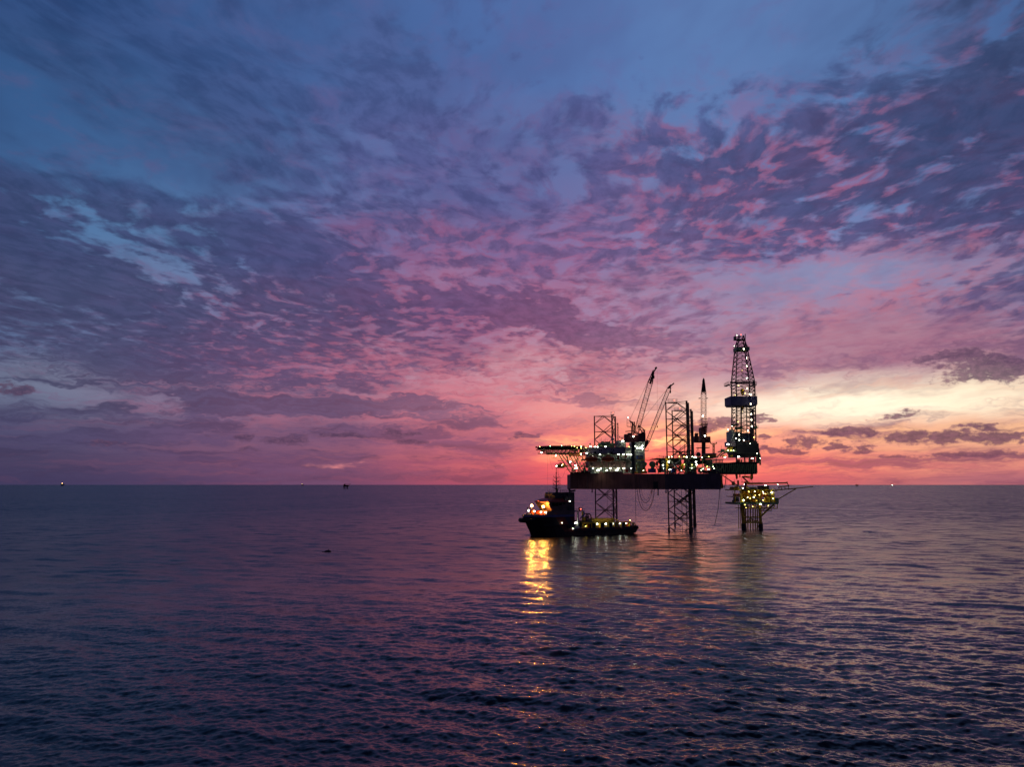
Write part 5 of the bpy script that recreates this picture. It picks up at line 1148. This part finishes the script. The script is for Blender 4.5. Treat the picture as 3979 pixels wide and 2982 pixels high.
for (u, v, w_, k) in ((5.8, .6, FW + 5.4, 'na'), (9.8, -4.4, FW + 5.1, 'na'), (2.6, -1.4, FW + 3.1, 'r'), (6.2, -1.2, FW + 2.7, 'r'), (8.5, -4.2, FW + 2.3, 'r'), (11.2, -4.6, FW + 2.2, 'r'),
                      (25.2, -6.9, 17.1, 'r'), (29.6, -6.0, 6.3, 'W'), (19.5, -7.8, 6.6, 's'), (26.5, -7.8, 3.6, 's')):
    lamp(ship, S(u, v, w_), k)
# aft of the house: tower, small crane, reel
b = SM(); b.sbox(28.1, 31.5, -6.8, 6.0, MD, 4.6); b.sbox(28.7, 30.4, -3.5, 2.5, MD, 11.8); b.sbox(28.4, 35.6, -6.2, 5.5, 11.8, 12.3); b.sbox(30.8, 31.6, -6.2, -5.6, MD, 11.8); b.split('aft_house', M['white'], ship)
b = SM(); b.rail([S(28.6, -6.1, 12.3), S(35.5, -6.1, 12.3)], 1.1, .06, 1.2); b.sbox(32.0, 33.3, -6.0, -5.4, 12.3, 14.0); b.sbar((34.2, -6, 12.3), (34.6, -6, 15.2), .1, 4); b.build('aft_railing', M['dark'], ship)
lamp(ship, S(32.7, -6.5, 13.2), 'red')
b = SM(); b.sbox(32, 41.2, -5.4, 4.0, 6.6, 7.2); b.sbar((35, -5, MD), (33.5, -5, 6.7), .22, 5); b.sbar((39, -5, MD), (40, -5, 6.7), .22, 5); b.sbar((33, -5, MD), (36, -5, 6.7), .22, 5); b.build('winch_platform', M['dark'], ship)
b = SM(); b.sbar((35.4, -4.4, 7.2), (35.4, -4.4, 12.0), .42, 8); b.sbox(35.6, 37.0, -5.0, -3.4, 7.2, 8.8); dc = b.build('deck_crane', M['yellow'], ship)
b = SM(); b.sbar((36.5, -4.9, 10.8), (33.2, -4.9, 8.2), .3, 6); b.sbar((36.5, -4.9, 10.8), (35.6, -4.6, 11.8), .28, 6); b.build('crane_jib', M['blue'], dc)
b = SM(); c_ = S(39.2, -4.6, 8.9)
ring = [S(39.2 + 1.75 * math.cos(R(q)), -4.6, 8.95 + 1.75 * math.sin(R(q))) for q in range(0, 361, 24)]; b.path(ring, .3, 6); ring = [S(39.2 + 1.75 * math.cos(R(q)), -2.2, 8.95 + 1.75 * math.sin(R(q))) for q in range(0, 361, 24)]; b.path(ring, .3, 6)
b.sbar((39.2, -4.6, 8.95), (39.2, -2.2, 8.95), .6, 10); b.sbox(36.8, 38, -5, -2, 7.2, 9); b.build('hose_reel', M['crane'], ship)
# cargo rail along the side with lit openings, deck cargo
b = SM(); b.sbox(33, 66, -7.3, -6.9, 6.0, 6.35)
for k in range(12): b.sbox(33.5 + k * 2.9, 33.9 + k * 2.9, -7.2, -6.5, MD, 6.0)
b.sbar((36, -6.9, 5.4), (44, -6.9, 6.9), .2, 5); b.sbar((66, -7.0, 6.2), (70.5, -6.6, 4.6), .25, 6); b.build('cargo_rail', M['yellow'], ship)
b = SM()
for u0, u1 in ((38.5, 42.2), (45.2, 48.6), (50.6, 53.6), (55.6, 58.4), (60.6, 63.0)): b.sbox(u0, u1, -6.85, -6.6, MD, 6.0)
b.sbox(33, 66, 6.3, 6.8, MD, 6.2); b.split('rail_plating', M['black'], ship)
b = SM(); b.sbox(36, 66, -6.4, 6.2, MD + .003, MD + .12); b.build('wooden_deck', M['brown'], ship)
for u, k in ((43.8, 'r'), (49.6, 'r'), (54.6, 'r'), (59.6, 'r'), (64.0, 'm'), (36.0, 'y')): lamp(ship, S(u, -6.3, 5.4 if k != 'y' else 4.6), k)
lamp(ship, S(66.3, -6.9, 6.1), 'm')
b = SM(); b.sbox(65, 67.2, -6.2, -3.0, MD, 6.3); b.build('stern_capstan', M['orange'], ship); lamp(ship, S(66.6, -6.6, 6.9), 'y')
b = SM(); b.sbar((69, -6, MD), (69, -6, 5.6), .5, 8); b.sbar((69, 5, MD), (69, 5, 5.4), .5, 8); b.sbar((67.8, -6.6, 5.2), (70, -6, 5.6), .3, 6); b.split('stern_roller_post', M['black'], ship)
# deck cargo: separate things
def sthing(name, u, v, w, label, cat, group=None): return thing(name, Vector(S(u, v, w)), label, cat, group)
t = sthing('cargo_barge_frame', 50, 0, MD, 'long tan covered frame lying on the ship cargo deck', 'cargo')
b = SM(); b.sprism([(43, -3), (60, -3), (60, 3), (43, 3)], MD + .2, 8.0, [(44, -2.6), (57, -2.6), (57, 2.6), (44, 2.6)]); b.build('cargo_cover', M['ochre'], t)
b = SM(); b.sbox(42.6, 60.4, -3.2, -2.9, MD + .12, MD + .5); b.sbar((57, -2.4, 8), (62.5, -2.4, 6.4), .2, 5); b.build('lashing_frame', M['yellow'], t)
t = sthing('spare_boom', 40, -2, 6.4, 'yellow boom section lying across the deck by the reel', 'cargo')
b = SM(); b.sbar((34.5, -5.2, 6.3), (45.5, -4.2, 7.4), .34, 6); b.sbar((35, -5.6, 5.8), (47, -4.6, 6.2), .25, 6); b.build('tube', M['yellow'], t)
b = SM(); b.sbar((41.8, -4.6, 7.0), (41.5, -4.6, 8.8), .25, 5); b.sbar((43.2, -4.4, 7.2), (45, -4.4, 8.6), .4, 5); b.build('lug', M['yellow'], t)
for k, (u, m_, lab) in enumerate(((38.6, 'orange', 'orange drum on the ship deck below the reel platform'), (47.5, 'blue', 'small blue tote behind the second lit rail opening'), (42.3, 'white', 'pale sack stack behind the first lit rail opening'))):
    t = sthing('deck_tote', u, -5.6, MD + .12, lab, 'container', 'loose cargo on the ship deck'); b = SM(); b.sbox(u - .7, u + .7, -6.2, -5.0, MD + .13, MD + 1.7); b.build('tote_body', M[m_], t); b = SM(); b.sbox(u - .8, u + .8, -6.3, -4.9, MD + 1.7, MD + 1.85); b.build('tote_lid', M['dark'], t)
# weak last sun, just under the clouds on the horizon behind the rig
sd = bpy.data.lights.new('sun', 'SUN'); sd.energy = 0.02; sd.angle = R(8); sd.color = (1.0, 0.32, 0.16); so = bpy.data.objects.new('sun', sd); COL.objects.link(so)
so.rotation_euler = (R(88.5), 0, R(180 - 11)); so.location = (0, 0, 200)

# ================================================================== WELLHEAD PLATFORM
DP = 398
wp = thing('wellhead_platform', (P(2925, 1885, DP).x, DP * DS, 0), 'yellow lit wellhead platform standing on short legs under the derrick', 'platform')
b = MB()
legs_ = [((2880, 1930, DP), (2890, 2058, DP)), ((2950, 1930, DP), (2957, 2058, DP)), ((2884, 1930, DP + 15), (2893, 2052, DP + 14)), ((2952, 1930, DP + 15), (2956, 2052, DP + 14))]
for a, d in legs_:
    b = MB(); p, q = P(*a), P(*d); q2 = p.lerp(q, (p.z + 4) / (p.z - q.z)); zm = p.lerp(q, (p.z - 3.2) / (p.z - q.z)); b.bar(p, zm, 0.78, 12); L = b.build('jacket_leg', M['ochre'], wp)
    b = MB(); b.bar(zm, q2, 1.15, 12); b.build('splash_zone_sleeve', M['black'], L)
b = MB()
for k, px_ in enumerate((2897, 2906, 2916, 2926, 2935, 2943)):
    c_ = MB(); c_.pbar((px_, 1935, DP + 3 + 3 * (k % 2)), (px_, 2070, DP + 3 + 3 * (k % 2)), 0.33, 8); c_.pbar((px_, 2022, DP + 3 + 3 * (k % 2)), (px_, 2030, DP + 3 + 3 * (k % 2)), 0.6, 8, .4); c_.build('conductor_pipe', M['ochre'], wp)
b = MB()
for py_, r in ((2011, .38), (2031, .5)):
    b.pbar((2886, py_, DP), (2954, py_, DP), r, 8); b.pbar((2889, py_, DP + 14), (2954, py_, DP + 14), r, 8); b.pbar((2886, py_, DP), (2889, py_, DP + 14), r, 8); b.pbar((2954, py_, DP), (2954, py_, DP + 14), r, 8)
b.pbar((2890, 2035, DP), (2900, 2057, DP + 1), .35, 6); b.pbar((2954, 2035, DP), (2940, 2057, DP + 1), .35, 6); b.pbar((2916, 2012, DP), (2906, 2031, DP), .25, 6); b.pbar((2916, 2012, DP), (2930, 2031, DP), .25, 6)
b.build('jacket_bracing', M['ochre'], wp)
b = MB(); b.pbar((2956, 2008, DP), (3016, 1952, DP), .48, 8); b.pbar((2950, 1995, DP), (2992, 1962, DP + 4), .2, 6); b.build('knee_brace', M['ochre'], wp)
b = MB()
for px_ in (2869, 2877): b.pbar((px_, 1962, DP - 1), (px_ + 1.5, 2056, DP - 1), 0.16, 5)
for k in range(12): b.pbar((2869 + k * .12, 1966 + k * 7.4, DP - 1), (2878 + k * .12, 1966 + k * 7.4, DP - 1), 0.12, 4)
b.build('boat_landing_ladder', M['ochre'], wp)
# decks
b = MB(); b.pbox(2853, 1954, 3024, 1961.5, DP - 2, 18); b.build('main_deck', M['green'], wp)
b = MB(); b.pbox(2856, 1930.5, 3010, 1933, DP - 1, 17); b.build('middle_deck', M['ochre'], wp)
b = MB(); b.pbox(2853, 1903, 3010, 1907, DP - 2, 19); b.pbox(2853, 1893, 2873, 1903, DP - 1, 9); b.build('upper_deck', M['yellow'], wp)
b = MB(); b.pbox(2884, 1976.5, 3022, 1978.6, DP - 1, 14); b.pbox(2958, 1985, 2998, 1987, DP, 5); b.build('sub_cellar_deck', M['ochre'], wp)
b = MB()
for px_ in (2855, 2876, 2881, 2955, 2998, 3006):
    b.pbox(px_, 1907, px_ + 3, 1954, DP - 1.6, .6)
for px_ in (2856, 2900, 2930, 2960, 2990, 3006): b.pbox(px_, 1907, px_ + 2, 1954, DP + 14, .6)
for px_ in (2892, 2928, 2978, 3008, 3020): b.pbox(px_, 1961.5, px_ + 1.6, 1976.5, DP - .8, .5); b.pbox(px_, 1961.5, px_ + 1.6, 1976.5, DP + 11, .5)
for px_ in (2996, 2997, 2958): b.pbar((px_, 1978, DP), (px_, 1986, DP), .08, 4)
b.split('deck_column', M['yellow'], wp)
b = MB()
b.rail([P(2853, 1903, DP - 2), P(3010, 1903, DP - 2)], 1.1, .05, 1.8); b.rail([P(2853, 1954, DP - 2), P(3024, 1954, DP - 2)], 1.1, .05, 1.8); b.rail([P(2884, 1976.5, DP - 1), P(3022, 1976.5, DP - 1)], 1.1, .06, 1.6); b.rail([P(2958, 1985, DP), P(2998, 1985, DP)], 1.1, .07, 2)
b.rail([P(2856, 1930.5, DP - 1), P(3010, 1930.5, DP - 1)], 1.1, .05, 1.8)
b.build('handrail', M['yellow'], wp)
b = MB(); b.pbox(2884, 1907, 2956, 1930.5, DP + 9, .3); b.pbox(2886, 1933, 2954, 1954, DP + 9, .3); b.pbox(2958, 1907, 2994, 1925, DP + 9, .3); b.split('bulkhead', M['ochre'], wp, pad=0)
rs = random.Random(21)
def cp(n, x0, x1, y0, y1, m_, name, a=1.5, c=6, D0=DP, D1=DP + 7):
    b = MB()
    for k in range(n):
        px_ = x0 + rs.random() * (x1 - x0); py_ = y0 + rs.random() * (y1 - y0); D = D0 + rs.random() * (D1 - D0); w_ = a + rs.random() * (c - a); h_ = a + rs.random() * (c - a); q = rs.random()
        if q < .35: b.pbox(px_, py_ - h_, px_ + w_, py_, D, w_ * .14)
        elif q < .7: b.pbar((px_, py_, D), (px_, py_ - h_ * 1.8, D), 0.1 + rs.random() * .16, 6)
        else: b.pbar((px_, py_, D), (px_ + w_ * 2.2, py_, D), 0.1 + rs.random() * .16, 6)
    b.split(name, m_, wp)
cp(50, 2886, 2996, 1910, 1930, M['yellow'], 'upper_pipework'); cp(40, 2886, 2950, 1936, 1954, M['ochre'], 'manifold_pipework'); cp(26, 2890, 3010, 1963, 1976, M['yellow'], 'cellar_pipework', 1.2, 4); cp(12, 2888, 2960, 1936, 1954, M['white'], 'valve_cluster', 1, 3.5)
cp(14, 2958, 2992, 1912, 1950, M['orange'], 'orange_vessels', 3, 8); cp(20, 2855, 2900, 1886, 1903, M['ochre'], 'top_deck_equipment', 2, 6)
b = MB(); b.pbox(2856, 1920, 2876, 1929, DP - 1, 4); b.pbox(2960, 1926, 3005, 1930, DP + 2, 5); b.split('orange_tank', M['orange'], wp)
b = MB(); b.pbox(2857, 1934, 2872, 1951, DP - 1.2, 4); b.build('dark_store', M['black'], wp)
b = MB(); b.pbox(2989, 1913, 3005, 1927, DP - .5, 4); b.pbox(3001, 1936, 3008, 1952, DP - 1.3, .4); b.split('control_room', M['white'], wp)
b = MB(); b.pbox(2980, 1933.2, 3011, 1953.8, DP - 1, 5); b.build('generator_house', M['yellow'], wp); b = MB(); b.pbox(2994, 1936, 3001, 1953, DP - 1.2, .3); b.build('house_door', M['black'], wp)
b = MB(); b.pbar((2969, 1965, DP - .4), (2969, 1965, DP + 3), .62, 16); b.build('drum_vessel', M['white'], wp, True)
b = MB(); b.pbox(2892, 1965, 2905, 1974, DP - .5, 2); b.build('navy_tank', M['navy'], wp)
b = MB(); b.pbox(2902, 1894.5, 2941, 1902.8, DP, 4); b.build('skid_package', M['green'], wp); b = MB(); b.pbox(2954, 1889, 2989, 1902.9, DP - 1, 5); b.build('black_package', M['black'], wp)
b = MB(); b.pbox(3012, 1936, 3026, 1958, DP + 1, 4); b.pbox(2848, 1945, 2856, 1953, DP, 2); b.split('end_platform', M['green'], wp)
# crane on top
b = MB(); b.pbar((2897, 1903, DP + 2), (2897, 1872, DP + 2), .75, 10, .6); pc = b.build('pedestal_crane', M['redp'], wp)
b = MB(); b.pbar((2884, 1853, DP + 2), (2913, 1881, DP + 2), .42, 6); b.pbar((2884, 1853, DP + 2), (2922, 1853, DP + 2), .35, 6); b.pbar((2884, 1853, DP + 2), (2923, 1861, DP + 2), .22, 6); b.pbar((2923, 1850, DP + 2), (2921, 1864, DP + 2), .3, 6); b.pbar((2882, 1855, DP + 2), (2884, 1875, DP + 2), .1, 4); b.pbox(2883, 1874, 2912, 1876, DP + 1, 2)
b.pbar((2914, 1860, DP + 2), (2914, 1876, DP + 2), .12, 4); b.pbar((2907, 1852, DP + 2), (2907, 1876, DP + 2), .07, 4); b.build('a_frame', M['ochre'], pc)
b = MB(); b.pbar((2900, 1880.5, DP + 1), (2964, 1879.5, DP + 1), .5, 6); b.pbar((2964, 1879.5, DP + 1), (3057, 1877.5, DP + 1), .36, 6); b.pbar((3057, 1876, DP + 1), (3066, 1890, DP + 1), .25, 6); b.ball(P(3058, 1876, DP + 1), .5)
for px_ in (2948, 2985, 3021): b.pbar((px_, 1878, DP + 1), (px_, 1871, DP + 1), .05, 3)
b.build('boom', M['ochre'], pc)
b = MB(); b.pbar((2922, 1862, DP + 2), (2928, 1894, DP + 2), .05, 3); b.pbar((2919, 1862, DP + 2), (2925, 1894, DP + 2), .05, 3); b.build('hoist_rope', M['rubber'], pc)
# flare boom
b = MB(); b.pbar((3012, 1906, DP + 1), (3095, 1899, DP + 1), .28, 6); b.pbar((3095, 1899, DP + 1), (3160, 1892, DP + 1), .2, 6); b.pbar((3024, 1941, DP + 1), (3092, 1901, DP + 1), .26, 6)
for px_, py_ in ((3026, 1894), (3036, 1893), (3050, 1891), (3064, 1889)): b.pbar((px_, py_, DP + 1), (px_ + 1, 1904.5, DP + 1), .2, 5)
b.pbar((3026, 1894, DP + 1), (3065, 1889, DP + 1), .25, 5); b.pbar((3012, 1898, DP), (3014, 1906, DP), .12, 4); b.path([P(3010, 1908, DP), P(3016, 1911, DP), P(3020, 1906, DP)], .15, 5)
b.build('flare_boom', M['ochre'], wp)
b = MB(); b.pbar((2848, 1880, DP - 1), (2848, 1946, DP - 1), .05, 3); b.pbar((2845, 1872, DP + 6), (2845, 1885, DP + 6), .05, 3); b.pbar((2853, 1863, DP), (2853, 1872, DP), .1, 4)
for k in range(5): b.pbar((2845, 1898 + k * 7, DP - 1), (2850, 1898 + k * 7, DP - 1), .08, 4)
b.pbox(2842, 1885, 2873, 1887, DP, 5); b.pbox(2847, 1872, 2856, 1885, DP + 2, 2); b.pbox(2866, 1868, 2872, 1885, DP + 3, 1); b.build('wellhead_access_platform', M['ochre'], wp)
for (px_, py_, k) in ((2974, 1887, 'W'), (2892, 1883.5, 's'), (2886, 1899, 'm'), (2933, 1911, 's'), (2964, 1912, 's'), (2999, 1915, 'w'), (3007, 1911, 'y'), (2905, 1933.5, 's'), (2929, 1933.5, 'm'), (2955, 1960.8, 'w'), (2967, 1919, 's'), (2890, 1945, 'r'),
                      (2868, 1922, 'y'), (2987, 1916, 'y'), (3004, 1939, 's'), (2895, 1963, 'y'), (2986, 1966, 'y'), (2899, 1974, 'y'), (3022, 1884, 's'), (2912, 1919, 'y'), (2950, 1925, 'y'), (2940, 1948, 'y'), (2965, 1945, 'y'), (2925, 1970, 'y'), (2910, 1912, 'y'), (2935, 1926, 'y'), (2915, 1938, 'y'), (2972, 1938, 'y'), (2975, 1920, 'y')):
    lamp(wp, P(px_, py_, DP - 3.4 if py_ < 1905 else (DP + 2.5 if k == 'y' else DP - 2.2)), k if k != 'W' else 'w')  # many of the yellow lamps between the decks are added to brighten the platform

# ================================================================== FAR PLATFORMS
def far_platform(px, D, w, label, lamps=(), m_='dark', arm=True, burn=None):
    """w: deck width in metres"""
    x = P(px, 1885, D).x; y = D * DS; t = thing('offshore_platform', (x, y, 0), label, 'platform', 'distant platforms on the horizon')
    b = MB()
    for sx in (-.28, .28):
        for sy in (-.2, .2): b.bar((x + sx * w * 1.1, y + sy * w, -3), (x + sx * w, y + sy * w, w * .42), w * .035, 6)
    for zz in (.08, .25): b.bar((x - w * .3, y - .2 * w, w * zz), (x + w * .3, y - .2 * w, w * zz), w * .02, 5)
    b.bar((x - w * .3, y - .2 * w, w * .08), (x + w * .3, y - .2 * w, w * .38), w * .02, 5); b.bar((x + w * .3, y - .2 * w, w * .08), (x - w * .3, y - .2 * w, w * .38), w * .02, 5)
    b.split('jacket', M[m_], t, pad=1.0)
    b = MB(); b.box(x - w * .42, x + w * .40, y - w * .3, y + w * .3, w * .38, w * .45); b.box(x - w * .36, x + w * .30, y - w * .25, y + w * .25, w * .45, w * .62); b.box(x - w * .46, x + w * .50, y - w * .3, y + w * .3, w * .62, w * .68)
    b.box(x + w * .3, x + w * .55, y - w * .1, y + w * .2, w * .46, w * .58)
    b.build('deck_block', M[m_], t)
    b = MB(); b.box(x - w * .3, x - w * .1, y - w * .15, y + w * .15, w * .68, w * .82); b.build('deck_house', M[m_], t)
    if arm:
        b = MB(); b.bar((x - w * .15, y, w * .82), (x + w * .78, y, w * .85), w * .02, 5); b.bar((x + w * .5, y, w * .66), (x + w * .78, y, w * .84), w * .015, 5); b.bar((x - w * .15, y, w * .7), (x - w * .15, y, w * .9), w * .03, 6); b.build('crane_boom', M[m_], t)
    for (dx, dz, s_, e) in lamps:
        q = MB(); q.ball((x + dx * w, y - w * .35, dz * w), s_ * w, n=1); q.build('floodlight', E_[e], t)
    return t
far_platform(1344, 4000, 33, 'black silhouetted platform with crane boom, largest of the distant ones, centre left', m_='black')
far_platform(1176, 11000, 34, 'tiny lit platform on the horizon just left of the black silhouette', lamps=((-.2, .75, .035, 'yel'), (.15, .8, .03, 'green'), (0, .4, .03, 'warm')), arm=False)
far_platform(243, 10000, 46, 'small lit platform with red and gold lamps on the far left horizon', lamps=((.05, .92, .055, 'red'), (.06, .96, .03, 'warm'), (-.2, .72, .02, 'yel'), (.25, .72, .02, 'yel')), arm=False)
far_platform(3329, 8500, 32, 'dark silhouetted small platform on the right horizon', m_='black')
far_platform(3466, 13000, 30, 'bright white lit vessel-like platform on the far right horizon', lamps=((-.12, .5, .09, 'soft'), (.12, .5, .09, 'soft')), arm=False)
# buoy
D = CAM_Z * FPX / (2140 - 1885) / DS; p = P(1274, 2139, D); t = thing('mooring_buoy', (p.x, D * DS, 0), 'low black mooring buoy afloat alone on the left water', 'buoy')
b = MB(); b.ball((p.x, D * DS, 0.1), 1.25, .9, .55, n=2); b.build('float', M['rubber'], t, True)
b = MB(); b.bar((p.x + .3, D * DS, .5), (p.x + .3, D * DS, .95), .12, 8); b.ball((p.x - 1.6, D * DS, .0), .7, .5, .22, n=2); b.build('mooring_shackle', M['rubber'], t)
